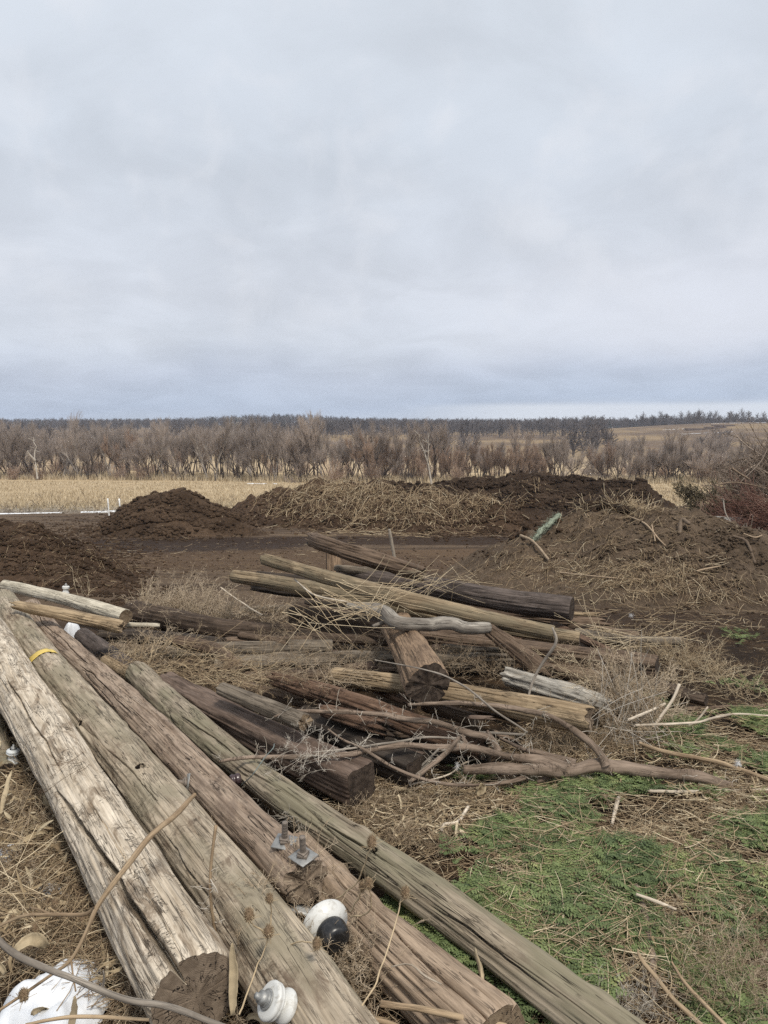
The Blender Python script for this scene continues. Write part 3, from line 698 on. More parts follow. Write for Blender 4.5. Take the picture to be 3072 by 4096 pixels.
def end_mat(name, a, b_):
    m, N, b = new_mat(name); w = attr(N, 'wood', 1)
    s = N.node('ShaderNodeSeparateXYZ'); N.l.new(w, s.inputs[0])
    n = N.noise(w, 9, 4, .6); d = N.math('SQRT', N.math('ADD', N.math('MULTIPLY', s.outputs[1], s.outputs[1]), N.math('MULTIPLY', s.outputs[2], s.outputs[2])))
    rg = N.math('SINE', N.math('MULTIPLY', N.math('ADD', d, N.math('MULTIPLY', n, .012)), 1100.0))
    an = N.math('ARCTAN2', s.outputs[1], s.outputs[2])
    rc = N.node('ShaderNodeCombineXYZ'); N.set(rc.inputs[0], N.math('MULTIPLY', N.math('COSINE', an), 2.6)); N.set(rc.inputs[1], N.math('MULTIPLY', N.math('SINE', an), 2.6)); N.set(rc.inputs[2], N.math('MULTIPLY', d, 14.0))
    ck = N.math('SUBTRACT', 1.0, N.smooth(N.math('ABSOLUTE', N.math('SUBTRACT', N.noise(rc.outputs[0], 1.0, 3, .5, .3), .5)), .003, .014))
    ck = N.math('MULTIPLY', ck, N.smooth(d, .012, .03))
    c = N.mix(N.smooth(N.noise(w, 22, 5, .65), .35, .65), a, b_); c = N.mix(.35, c, N.mix(1.0, c, N.ramp(rg, [(0, .75), (1, 1.15)]), 'MULTIPLY'))
    c = N.mix(ck, c, (.015, .011, .009)); N.set(b.inputs['Base Color'], c)
    bump(N, b, N.math('SUBTRACT', N.math('ADD', N.math('MULTIPLY', rg, .10), N.noise(w, 90, 4, .7)), ck), .6, .003); return m
E_brown = end_mat('brown_end_grain', (.14, .105, .075), (.24, .185, .135)); E_dark = end_mat('dark_end_grain', (.035, .025, .019), (.08, .06, .046)); E_tan = end_mat('tan_end_grain', (.12, .085, .055), (.24, .18, .12))

LOGS = {}
def log(key, name, cat, label, group, pts, mat, emat=None, box=0, nu=96, step=.025, rough=.010, checks=.006, jag=(0, 0), seed=None, cracks=(), holes=(), taper_ext=(0, 0), knots=0, flat=1.0, roll=0.0, lobes=0.0, wscale=1.0, pcracks=(), pholes=()):
    """a log through picture points (px, py, height above ground, half width in px)"""
    seed = (sum(map(ord, key)) * 7.13) % 90 if seed is None else seed
    P3 = []
    for px, py, h, w in pts:
        q = on(px, py, h); dep = q[1] * math.cos(PITCH) - (q[2] - CAMH) * math.sin(PITCH); P3.append([*q, wscale * w * dep / FPX])
    P3 = np.array(P3)
    if taper_ext[0]: P3[0] += (P3[0] - P3[1]) * taper_ext[0]; P3[0, 3] = max(P3[0, 3], P3[1, 3] * .6)
    if taper_ext[1]: P3[-1] += (P3[-1] - P3[-2]) * taper_ext[1]
    L = np.linalg.norm(np.diff(P3[:, :3], axis=0), axis=1).sum(); nv = max(8, int(L / step))
    C = spline(P3, nv); cen = C[:, :3]; rad_ = C[:, 3]
    T, U, W = (a[0] for a in _frames(cen[None]))
    s = np.linspace(0, L, nv); th = np.arange(nu) / nu * 2 * np.pi
    S, TH = np.meshgrid(s, th, indexing='ij'); Rr_ = np.broadcast_to(rad_[:, None], S.shape).copy()
    cy, cz = np.cos(TH), np.sin(TH); r0 = float(rad_.mean())
    if box: # squared timber, with worn corners
        p_ = box; a = TH + math.pi / 4 * 0 + roll
        Rr_ = Rr_ * 1.0 / (np.abs(np.cos(a)) ** p_ + np.abs(np.sin(a)) ** p_) ** (1 / p_)
    if flat != 1.0: Rr_ = Rr_ * np.sqrt(cy ** 2 + (flat * cz) ** 2)
    if lobes: Rr_ = Rr_ * (1 + lobes * np.cos(2 * (TH + roll)) + lobes * .5 * np.cos(3 * TH + 1))
    y_, z_ = cy * r0, cz * r0
    disp = rough * fbm(S * 1.6 + seed, y_ * 7 + seed, z_ * 7, 3) * (1 + 0 * S)
    disp += .35 * rough * noise3(S * 3 + seed, y_ * 60, z_ * 60)
    c = fbm(S * .8 + seed * 3, y_ * 22, z_ * 22 + seed, 2, .4); mk = np.clip(2.2 * (noise3(S * 1.0 + seed, y_ * 9, z_ * 9 + 4) + .25), 0, 1)
    disp -= checks * np.exp(-(c / .055) ** 2) * mk * np.clip(.35 + np.minimum(S, L - S) / .25, 0, 1)
    def st(px, py):
        a, b, c = ray(px, py); D = np.array([a, b, c]) / math.sqrt(a * a + b * b + c * c); O = np.array([0, 0, CAMH])
        for t in np.linspace(1.3, 12, 3000):
            q = O + D * t; i = int(np.argmin(((cen - q) ** 2).sum(1))); v = q - cen[i]; v = v - T[i] * v.dot(T[i])
            if np.linalg.norm(v) < rad_[i]: break
        return s[i], math.atan2(v.dot(W[i]), v.dot(U[i])) % (2 * math.pi)
    for (pix, wd, dpt) in pcracks:
        st_ = np.array([st(*q) for q in pix]); st_[:, 1] = np.unwrap(st_[:, 1]); st_ = st_[np.argsort(st_[:, 0])]
        lo, hi = st_[0, 0], st_[-1, 0]; hi = L + 1 if hi > L - .25 else hi
        tt = np.interp(S, st_[:, 0], st_[:, 1]) + .05 * noise3(S * 5, 1., seed) + .02 * noise3(S * 22, 3., seed)
        da = (TH - tt + np.pi) % (2 * np.pi) - np.pi; f = np.clip((S - lo) / .25, 0, 1) * np.clip((hi - S) / .25, 0, 1)
        disp -= dpt * f * np.exp(-(da * Rr_ / (wd * (.3 + .7 * f * (1 + .35 * noise3(S * 4, 8., seed))))) ** 4)
    holes = list(holes) + [(st(a, b)[1], st(a, b)[0], c, d) for a, b, c, d in pholes]
    for (t0, s0, s1, wd, dpt, wob) in cracks:   # (angle, start, end, half width, depth, wobble)
        tt = t0 + wob * noise3(S * 1.5, 1., seed) + wob * .4 * noise3(S * 6, 2., seed)
        da = (TH - tt + np.pi) % (2 * np.pi) - np.pi; f = np.clip((S - s0) / .15, 0, 1) * np.clip((s1 - S) / .15, 0, 1)
        disp -= dpt * f * np.exp(-(da * Rr_ / (wd * (.35 + .65 * f))) ** 4)
    for (t0, s0, hr, dpt) in holes:
        da = ((TH - t0 + np.pi) % (2 * np.pi) - np.pi) * Rr_; q = (da ** 2 + (S - s0) ** 2) / hr ** 2
        disp += -dpt * np.exp(-q ** 3) + .006 * np.exp(-(np.sqrt(q) - 1.9) ** 2 / .5)
    g_ = np.random.default_rng(int(seed * 10))
    for _ in range(knots):
        s0, t0, kr = g_.uniform(.1, L - .1), g_.uniform(0, 6.28), g_.uniform(.02, .04)
        da = ((TH - t0 + np.pi) % (2 * np.pi) - np.pi) * Rr_; disp += g_.choice([-.012, .014]) * np.exp(-(da ** 2 + (S - s0) ** 2 * .4) / kr ** 2)
    Rr_ = Rr_ + disp
    # ragged or slightly worn ends
    j = S / L; e0 = jag[0] * (.5 + .5 * fbm(0., cy * 2.2 + seed, cz * 2.2, 3) * 2.2) ; e1 = jag[1] * (.5 + .5 * fbm(3., cy * 2.2 + seed, cz * 2.2, 3) * 2.2)
    sh = e0 * np.clip(1 - S / .35, 0, 1) - e1 * np.clip(1 - (L - S) / .35, 0, 1)
    edge = np.minimum(S, L - S); Rr_ = Rr_ - .006 * np.exp(-(edge / .012) ** 2)
    V = cen[:, None] + sh[..., None] * T[:, None] + (Rr_ * cy)[..., None] * U[:, None] + (Rr_ * cz)[..., None] * W[:, None]
    wood = np.stack([S + sh, Rr_ * cy, Rr_ * cz], -1)
    idx = np.arange(nv * nu).reshape(nv, nu); nx = np.roll(idx, -1, 1)
    Q = np.stack([idx[:-1], nx[:-1], nx[1:], idx[1:]], -1).reshape(-1, 4)
    org = cen[0].copy(); org[2] = cen[:, 2].min() - r0
    o = link(name, make_mesh(name, V.reshape(-1, 3) - org, Q, None, {'wood': wood.reshape(-1, 3)}), mat, None, org)
    tag(o, label, cat, group)
    for e in (0, -1):   # sawn ends, each a part
        ring = V[e]; ctr = ring.mean(0); K = 9 if nu > 70 else 5; out = (-1 if e == 0 else 1) * T[e]; vv = []; ww = []
        for kk in range(K + 1):
            f = 1 - kk / K * .985
            p_ = ctr + (ring - ctr) * f; wv = np.stack([np.full(nu, S[e, 0]), (Rr_[e] * cy[e]) * f, (Rr_[e] * cz[e]) * f], -1)
            nz = fbm(wv[:, 1] * 30 + seed, wv[:, 2] * 30, kk * .05, 3) * (.0015 + .25 * jag[0 if e == 0 else 1]) * min(1, kk / 2)
            rc_ = noise3(th / 6.28 * 9 + seed, 1., 1.); nz = nz - .002 * np.exp(-(rc_ / .04) ** 2) * min(1, kk / 2)
            vv.append(p_ + out * (nz + .0015)[:, None]); ww.append(wv)
        vv = np.stack(vv); ww = np.stack(ww); ix = np.arange((K + 1) * nu).reshape(K + 1, nu); nn_ = np.roll(ix, -1, 1)
        Qe = np.stack([ix[:-1], ix[1:], nn_[1:], nn_[:-1]], -1).reshape(-1, 4)
        if e: Qe = Qe[:, ::-1]
        ce = link('cut_end', make_mesh('cut_end', vv.reshape(-1, 3) - org, Qe, None, {'wood': ww.reshape(-1, 3)}), emat or E_dark, o)
    LOGS[key] = dict(R=Rr_, th=th, o=o, cen=cen, T=T, U=U, W=W, s=s, r=rad_, L=L, org=org)
    return o
def on_log(key, px, py, lift=0.0):
    """point of a log's surface seen at a pixel: position, outward normal, axis"""
    d = LOGS[key]; a, b, c = ray(px, py); D = np.array([a, b, c]); D = D / np.linalg.norm(D); O = np.array([0, 0, CAMH]); best = None
    for t in np.linspace(1.2, 14, 4000):
        p = O + D * t; i = int(np.argmin(((d['cen'] - p) ** 2).sum(1))); v = p - d['cen'][i]; v = v - d['T'][i] * v.dot(d['T'][i]); r = np.linalg.norm(v)
        if best is None or r - d['r'][i] < best[0]: best = (r - d['r'][i], p, v / (r + 1e-9), d['T'][i], i)
        if r < d['r'][i]: break
    _, p, n, T, i = best
    return d['cen'][i] + n * (d['r'][i] + lift), n, T, i
GP = 'old utility poles lying side by side'; GL = 'old logs and poles heaped in the pile'; GT = 'squared timbers in the pile'
# ---- the long poles in front
log('A', 'utility_pole', 'utility pole', 'thick whitish pole at far left with a long open split and dark flaked patches', GP,
    [(0, 2643, .46, 89), (250, 3050, .34, 104), (782, 3990, .28, 186)], W_white, E_brown, nu=360, step=.010, rough=.016, checks=.010, knots=5, taper_ext=(.9, 0),
    pcracks=[([(215, 3145), (300, 3270), (370, 3370), (460, 3500), (500, 3590), (590, 3710), (680, 3850), (745, 3960)], .011, .085),
             ([(222, 3150), (315, 3285), (395, 3400), (450, 3490)], .004, .04), ([(20, 2700), (100, 2840), (180, 2960), (260, 3120)], .004, .03), ([(330, 3150), (420, 3300), (560, 3560)], .0025, .015), ([(5, 2860), (60, 2990), (120, 3120)], .003, .02)])
log('B', 'utility_pole', 'utility pole', 'smooth grey green pole with a yellow tag wrapped round it and a round bolt hole', GP,
    [(8, 2405, .44, 53), (142, 2613, .34, 70), (500, 3050, .22, 95), (966, 3648, .20, 145), (1268, 4096, .20, 172)], W_greygreen, E_brown, nu=320, step=.011, rough=.017, checks=.006, knots=7, taper_ext=(0, .5),
    pcracks=[([(640, 3300), (720, 3430), (830, 3600), (960, 3800)], .004, .03), ([(400, 2970), (520, 3080), (640, 3230)], .003, .02)],
    pholes=[(559, 3065, .020, .10), (323, 2894, .014, .06)])
log('C', 'utility_pole', 'utility pole', 'slimmer purplish brown pole with two square plated bolts near its cracked end', GP,
    [(120, 2428, .42, 38), (215, 2545, .36, 44), (497, 2800, .30, 56), (800, 3100, .28, 71), (1228, 3530, .27, 96)], W_brown, E_brown, nu=280, step=.011, rough=.018, checks=.014, knots=5, jag=(.02, .03), lobes=.05,
    cracks=[(1.2, .8, 3.0, .004, .03, .2), (2.6, 2.2, 3.6, .004, .03, .2), (.7, 2.8, 4.2, .004, .03, .15)])
log('E', 'utility_pole', 'utility pole', 'red brown pole running under the bolted pole end towards the bottom edge', GP,
    [(1180, 3400, .12, 78), (1464, 3700, .13, 104), (1700, 3930, .14, 138), (1880, 4096, .15, 160)], W_tanbrown, E_tan, nu=280, step=.011, rough=.016, checks=.012, knots=6, taper_ext=(0, .5), lobes=.06,
    cracks=[(1.4, .4, 2.6, .004, .03, .15), (2.4, .8, 3, .004, .03, .15)])
log('F', 'utility_pole', 'utility pole', 'dark brown pole stub lying low between the grey green pole and the bolted pole', GP,
    [(700, 3095, .10, 52), (1000, 3420, .09, 66), (1120, 3600, .09, 72)], W_darkbrown, E_dark, nu=120, step=.02, jag=(.03, .05))
log('G', 'utility_pole', 'utility pole', 'long mossy grey pole, outermost on the right beside the green weeds', GP,
    [(545, 2690, .28, 46), (700, 2841, .24, 55), (1100, 3160, .19, 64), (1603, 3511, .16, 86), (2000, 3799, .13, 92), (2394, 4096, .11, 106)], W_green, E_brown, nu=300, step=.011, rough=.018, checks=.012, knots=10, taper_ext=(0, .35), lobes=.04,
    pcracks=[([(900, 2960), (1010, 3030), (1100, 3085), (1200, 3160)], .005, .035), ([(1250, 3260), (1420, 3370), (1600, 3480)], .004, .03), ([(1700, 3610), (1850, 3700), (2050, 3860), (2250, 4000)], .005, .035), ([(720, 2860), (860, 2950), (960, 3040)], .004, .03)],
    pholes=[(1005, 3268 - 60, .014, .03), (1498, 3398, .012, .03)])
log('PP', 'utility_pole', 'utility pole', 'dark brown pole almost hidden underneath the thick whitish pole', GP, [(330, 3560, .08, 42), (575, 4030, .07, 62)], W_darkbrown, E_dark, nu=90, step=.03)
log('OO', 'utility_pole', 'utility pole', 'dark green pole sliver at the left edge beyond the whitish pole', GP, [(-90, 2760, .12, 50), (18, 3110, .10, 60)], W_green, E_dark, nu=90, step=.03)
log('A2', 'utility_pole', 'utility pole', 'pale grey pole lying crosswise at the far left in front of the dirt mound', GP,
    [(16, 2340, .34, 21), (260, 2396, .30, 25), (504, 2466, .26, 31)], W_palegrey, E_tan, nu=120, step=.02, rough=.012, knots=3)
log('H', 'log', 'log', 'short ochre pole with a ragged tip laid across the tops of the long poles', GL,
    [(45, 2418, .62, 18), (240, 2455, .58, 24), (500, 2511, .48, 27)], W_tan, E_tan, nu=110, step=.018, jag=(.12, .05), checks=.010)
log('I', 'log', 'log', 'thin pale grey rail behind the ochre pole', GL, [(470, 2500, .12, 12), (640, 2503, .10, 11)], W_palegrey, E_tan, nu=50, step=.04)
log('J', 'log', 'log', 'long dark brown log behind the weeds, starting at the pale grey pole end', GL,
    [(520, 2440, .14, 44), (800, 2500, .14, 42), (1000, 2524, .13, 38), (1190, 2528, .12, 30)], W_dark, E_dark, nu=120, step=.025, jag=(.08, 0), rough=.02)
log('K', 'log', 'log', 'black log with a crumbling left end lying behind the tangled weeds', GL, [(392, 2538, .22, 27), (640, 2552, .2, 27), (900, 2574, .18, 24)], W_black, E_dark, nu=90, step=.025, jag=(.08, .02), rough=.02)
log('L', 'log', 'log', 'short curved dark branch log sloping down into the tangled weeds', GL, [(695, 2563, .34, 18), (860, 2600, .26, 24), (965, 2690, .14, 24)], W_darkbrown, E_dark, nu=80, step=.025, rough=.02)
log('M', 'log', 'log', 'greyish log with a sawn left end under the tangled weeds', GL, [(618, 2612, .16, 25), (950, 2598, .18, 33), (1330, 2590, .18, 36)], W_greyw, E_brown, nu=110, step=.025, rough=.02)
log('N', 'timber_beam', 'timber', 'long weathered grey beam with a splintered top crossing the middle of the pile', GT, [(860, 2668, .14, 30), (1300, 2655, .15, 38), (2052, 2636, .16, 34)], W_greyw, E_brown, box=5, nu=140, step=.02, rough=.05, checks=.02, roll=.3)
log('O', 'log', 'log', 'long reddish brown log sagging across the pile below the weathered beam', GL,
    [(1080, 2712, .36, 28), (1300, 2775, .34, 38), (1500, 2842, .30, 45), (1720, 2925, .24, 46), (1960, 2998, .18, 44)], W_bark, E_dark, nu=150, step=.018, rough=.024, checks=.012, jag=(.05, .05))
log('P', 'timber_beam', 'timber', 'big square brown beam beside the mossy grey pole, its sawn end towards the weeds', GT,
    [(650, 2742, .24, 54), (1040, 2950, .20, 66), (1447, 3136, .16, 86)], W_timber, E_dark, box=7, nu=180, step=.016, rough=.022, checks=.007, roll=.06, wscale=.88)
log('Q', 'log', 'log', 'short grey brown log resting against the top of the big square beam', GL, [(880, 2752, .44, 26), (1050, 2822, .43, 32), (1222, 2893, .42, 38)], W_greyw, E_tan, nu=120, step=.018, jag=(.03, .02), checks=.010)
log('R', 'timber_beam', 'timber', 'black square beam just behind the big brown beam', GT, [(1200, 2868, .16, 48), (1450, 2990, .14, 56), (1668, 3085, .12, 62)], W_black, E_dark, box=7, nu=100, step=.025, rough=.02, roll=.1, wscale=.9)
log('R2', 'timber_beam', 'timber', 'brown topped square beam end lying low left of the fallen branch', GT, [(1430, 3000, .12, 45), (1690, 3062, .12, 52)], W_timber, E_dark, box=6, nu=100, step=.025, rough=.02, roll=.15, wscale=.85)
log('S', 'log', 'log', 'broken slab of brown bark wood with a jagged end under the forked branch', GL, [(1290, 2835, .30, 30), (1440, 2880, .30, 40), (1580, 2925, .28, 34)], W_bark, E_dark, nu=110, step=.02, jag=(.03, .16), flat=.6, rough=.02)
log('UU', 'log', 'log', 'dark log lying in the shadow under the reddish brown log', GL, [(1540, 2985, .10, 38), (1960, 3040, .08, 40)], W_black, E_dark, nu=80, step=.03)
log('U', 'utility_pole', 'utility pole', 'tan pole across the lower right of the pile with a deeply grooved rounded end', GP,
    [(1330, 2702, .30, 34), (1560, 2735, .30, 40), (1900, 2790, .30, 47), (2150, 2838, .29, 54), (2375, 2880, .28, 57)], W_tan, E_brown, nu=220, step=.014, rough=.014, checks=.014, jag=(0, .05), cracks=[(2.2, 1.5, 2.6, .004, .03, .1), (1.7, 1.3, 2.7, .004, .03, .1)])
log('V', 'log', 'log', 'bleached white log tucked behind the tan grooved pole', GL, [(2010, 2702, .30, 30), (2240, 2766, .27, 36), (2462, 2835, .2, 33)], W_whitewx, E_tan, nu=110, step=.02, jag=(.05, .12), rough=.03, checks=.014)
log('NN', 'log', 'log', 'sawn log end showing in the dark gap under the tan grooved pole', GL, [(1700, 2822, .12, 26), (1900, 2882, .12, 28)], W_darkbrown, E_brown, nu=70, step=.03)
log('T', 'log', 'log', 'stout orange brown post with a lobed end pointing at the viewer from mid pile', GL,
    [(1590, 2500, .52, 56), (1650, 2615, .52, 68), (1716, 2742, .50, 86)], W_orange, E_dark, nu=240, step=.012, rough=.018, checks=.010, lobes=.10, roll=.5, jag=(.02, .03),
    cracks=[(3.5, .1, 2, .012, .05, .1), (.2, .5, 2, .010, .06, .05), (1.4, .2, .9, .004, .03, .1)])
log('JJ', 'timber_beam', 'timber', 'dark square beam end facing left behind the stout orange brown post', GT, [(1178, 2458, .26, 42), (1400, 2492, .26, 46), (1640, 2528, .26, 48)], W_dark, E_dark, box=7, nu=120, step=.025, rough=.025, roll=.1, wscale=.9)
log('II', 'timber_beam', 'timber', 'long dark square beam under the greenish pole with a sawn end at the right weeds', GT, [(1640, 2548, .24, 42), (2100, 2606, .23, 46), (2627, 2675, .22, 50)], W_darkbrown, E_dark, box=6, nu=140, step=.022, rough=.025, checks=.012, roll=.12, wscale=.9)
log('KK', 'log', 'log', 'thin black plank lying on the left facing dark beam', GL, [(1222, 2408, .50, 10), (1480, 2432, .5, 12)], W_black, E_dark, nu=50, step=.04)
log('Y', 'log', 'log', 'brown pole whose blunt left end points over the weeds just under the greenish pole', GL,
    [(933, 2304, .70, 25), (1137, 2335, .66, 29), (1475, 2399, .58, 32), (1900, 2487, .42, 31), (2318, 2556, .32, 31)], W_oldtan, E_brown, nu=160, step=.02, rough=.012, checks=.008)
log('X', 'log', 'log', 'long greenish tan pole laid over the very top of the pile', GL,
    [(1048, 2234, 1.00, 24), (1282, 2302, .88, 29), (1600, 2394, .76, 36), (1741, 2427, .70, 35), (1982, 2483, .60, 32), (2216, 2532, .52, 29)], W_oldtan, E_brown, nu=180, step=.018, rough=.012, checks=.009, jag=(.05, 0), knots=4)
log('Z1', 'log', 'log', 'short black plank wedged between the two raised left pole ends', GL, [(1028, 2294, .72, 11), (1320, 2334, .66, 20)], W_black, E_dark, nu=60, step=.04)
log('Z2', 'log', 'log', 'shredded black bark piece hanging under the blunt brown pole end', GL, [(1000, 2350, .52, 10), (1120, 2366, .52, 15), (1300, 2382, .5, 14)], W_black, E_dark, nu=60, step=.03, jag=(.1, 0), rough=.03)
log('AA', 'log', 'log', 'dark cracked log sticking up highest at the back of the pile', GL,
    [(1240, 2152, 1.12, 26), (1310, 2182, 1.08, 33), (1500, 2240, .94, 36), (1700, 2296, .80, 30)], W_darkbrown, E_dark, nu=150, step=.02, rough=.03, checks=.02, jag=(.14, .05))
log('BB', 'log', 'log', 'stubby dark log just beneath the highest cracked log', GL, [(1360, 2216, .92, 16), (1530, 2266, .84, 21)], W_dark, E_dark, nu=80, step=.03, rough=.02)
log('CC', 'log', 'stump', 'pale brown barked stump standing behind the highest cracked log', None, [(1330, 2196, .80, 27), (1336, 2298, .42, 33)], W_orange, E_brown, nu=80, step=.03, rough=.02)
log('CD', 'log', 'log', 'grey brown split log lying right of the barked stump', GL, [(1340, 2272, .72, 14), (1560, 2300, .66, 24)], W_greyw, E_dark, nu=80, step=.03, rough=.02)
log('DD', 'log', 'log', 'thick purplish black log with a square cut right end near the dirt yard', GL,
    [(1360, 2286, .64, 24), (1500, 2318, .60, 36), (1741, 2352, .55, 43), (1982, 2396, .50, 46), (2288, 2436, .46, 50)], W_purple, E_dark, nu=170, step=.02, rough=.018, checks=.008)
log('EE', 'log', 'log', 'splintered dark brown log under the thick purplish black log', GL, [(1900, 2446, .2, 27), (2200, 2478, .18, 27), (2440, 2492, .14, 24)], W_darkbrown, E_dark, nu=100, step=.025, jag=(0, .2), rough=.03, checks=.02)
log('FF', 'log', 'log', 'pale splinter of wood poking out right of the purplish black log', GL, [(2200, 2453, .32, 9), (2412, 2459, .3, 9)], W_tan, E_tan, nu=50, step=.03, jag=(0, .15))
log('HH', 'log', 'log', 'slim brown log reaching furthest right towards the dirt yard', GL, [(2300, 2534, .2, 22), (2500, 2561, .17, 21), (2735, 2567, .12, 18)], W_greyw, E_dark, nu=90, step=.025, jag=(0, .06))
log('GG', 'log', 'log', 'dark brown log behind the slim brown log at the right end of the pile', GL, [(2280, 2508, .1, 24), (2560, 2548, .1, 20)], W_darkbrown, E_dark, nu=80, step=.03)
log('W', 'log', 'log', 'dark broken log leaning steeply down under the silver branch', GL, [(1950, 2515, .56, 24), (2060, 2598, .42, 34), (2210, 2710, .24, 38)], W_darkbrown, E_dark, nu=110, step=.02, rough=.03, checks=.018, jag=(0, .1))
log('LL', 'log', 'log', 'dark squat log in the green weeds at the right end of the pile', GL, [(2600, 2744, .12, 24), (2824, 2802, .10, 25)], W_dark, E_dark, nu=90, step=.025, rough=.02)
log('SS', 'log', 'log', 'short rotten brown log end beside the slimmer brown pole', GL, [(420, 2642, .14, 24), (545, 2716, .14, 26)], W_tan, E_dark, nu=80, step=.025, jag=(0, .1))
log('RR', 'log', 'log', 'dark grey log sloping away from the lump of snow', GL, [(330, 2545, .16, 34), (540, 2700, .10, 44)], W_purple, E_dark, nu=80, step=.03)
log('VV', 'log', 'log', 'brown log showing between the weathered beam and the reddish log', GL, [(1150, 2700, .14, 22), (1340, 2712, .14, 26)], W_darkbrown, E_dark, nu=70, step=.03)
log('WW', 'log', 'log', 'dark log beneath the long greenish tan pole at the middle of the pile', GL, [(1480, 2420, .3, 30), (1950, 2500, .26, 34)], W_dark, E_dark, nu=80, step=.03)
log('XX', 'log', 'log', 'grey rail on the ground behind the dark left facing beam end', GL, [(960, 2440, .08, 14), (1180, 2432, .08, 14)], W_greyw, E_dark, nu=50, step=.04)
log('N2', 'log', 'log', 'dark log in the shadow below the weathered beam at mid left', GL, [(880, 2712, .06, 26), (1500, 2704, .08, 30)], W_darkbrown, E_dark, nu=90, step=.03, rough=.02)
log('N3', 'log', 'log', 'thin splintered grey rail above the weathered beam right of the stout post', GL, [(1760, 2588, .30, 10), (2060, 2606, .30, 12)], W_greyw, E_dark, nu=60, step=.03, rough=.02, jag=(.05, .2))
log('M2', 'log', 'log', 'grey brown log just behind the sawn left end log in the weeds', GL, [(900, 2568, .14, 20), (1250, 2572, .14, 26)], W_darkbrown, E_dark, nu=80, step=.03, rough=.02)
log('M3', 'log', 'log', 'dark rail lying in front of the left facing dark beam', GL, [(1000, 2536, .1, 16), (1560, 2566, .12, 22)], W_dark, E_dark, nu=80, step=.03, rough=.02)
log('O2', 'log', 'log', 'brown log end between the reddish log and the big square beam', GL, [(960, 2742, .22, 22), (1260, 2818, .2, 28)], W_darkbrown, E_brown, nu=90, step=.025, rough=.02)
log('V2', 'log', 'log', 'grey brown log in the gap right of the leaning broken log', GL, [(2120, 2660, .12, 26), (2420, 2720, .1, 28)], W_darkbrown, E_dark, nu=80, step=.03, rough=.02)
# liners for the old bolt holes: inner shade painted as dark colour, plus stain
m_hole = plain('hole_shade_and_stain', (.014, .010, .008), .9, .1)
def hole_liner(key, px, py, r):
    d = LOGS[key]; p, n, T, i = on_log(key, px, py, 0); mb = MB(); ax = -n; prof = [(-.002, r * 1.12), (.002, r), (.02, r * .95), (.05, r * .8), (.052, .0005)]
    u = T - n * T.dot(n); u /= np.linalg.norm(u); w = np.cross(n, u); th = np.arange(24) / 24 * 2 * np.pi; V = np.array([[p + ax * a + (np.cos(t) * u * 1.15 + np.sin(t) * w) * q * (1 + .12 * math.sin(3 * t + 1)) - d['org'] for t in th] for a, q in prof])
    idx = np.arange(len(prof) * 24).reshape(len(prof), 24); nx = np.roll(idx, -1, 1); link('bolt_hole_liner', make_mesh('bolt_hole_liner', V.reshape(-1, 3), np.stack([idx[:-1], nx[:-1], nx[1:], idx[1:]], -1).reshape(-1, 4)), m_hole, d['o'])
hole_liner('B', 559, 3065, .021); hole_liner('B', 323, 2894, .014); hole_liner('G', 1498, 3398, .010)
# short broken timbers filling the gaps of the heap
g_s = np.random.default_rng(77); _ms = [W_darkbrown, W_dark, W_greyw, W_bark, W_timber, W_purple]
for k_ in range(34):
    x_, y_ = g_s.uniform(880, 2350), g_s.uniform(2540, 2960)
    if y_ > 2780 and (x_ < 1250 or x_ > 2100): x_ = g_s.uniform(1300, 2050)
    L_, sl_ = g_s.uniform(90, 260), g_s.uniform(-.15, .55); w_ = g_s.uniform(9, 22); h_ = g_s.uniform(.04, .26)
    m_ = _ms[int(g_s.integers(6))]
    log('s%d' % k_, 'wood_scrap', 'wood scrap', 'short broken piece of dark old timber wedged in a gap of the pile', 'broken timber pieces wedged between the logs',
        [(x_ - L_ / 2, y_ - L_ * sl_ / 2, h_ + g_s.uniform(-.03, .05), w_), (x_ + L_ / 2, y_ + L_ * sl_ / 2, h_, w_ * g_s.uniform(.8, 1.2))], m_, E_dark, nu=48, step=.03, rough=.018, checks=.012, jag=(.03, g_s.uniform(.02, .14)), flat=float(g_s.uniform(.5, 1)), seed=float(k_ * 2.3))
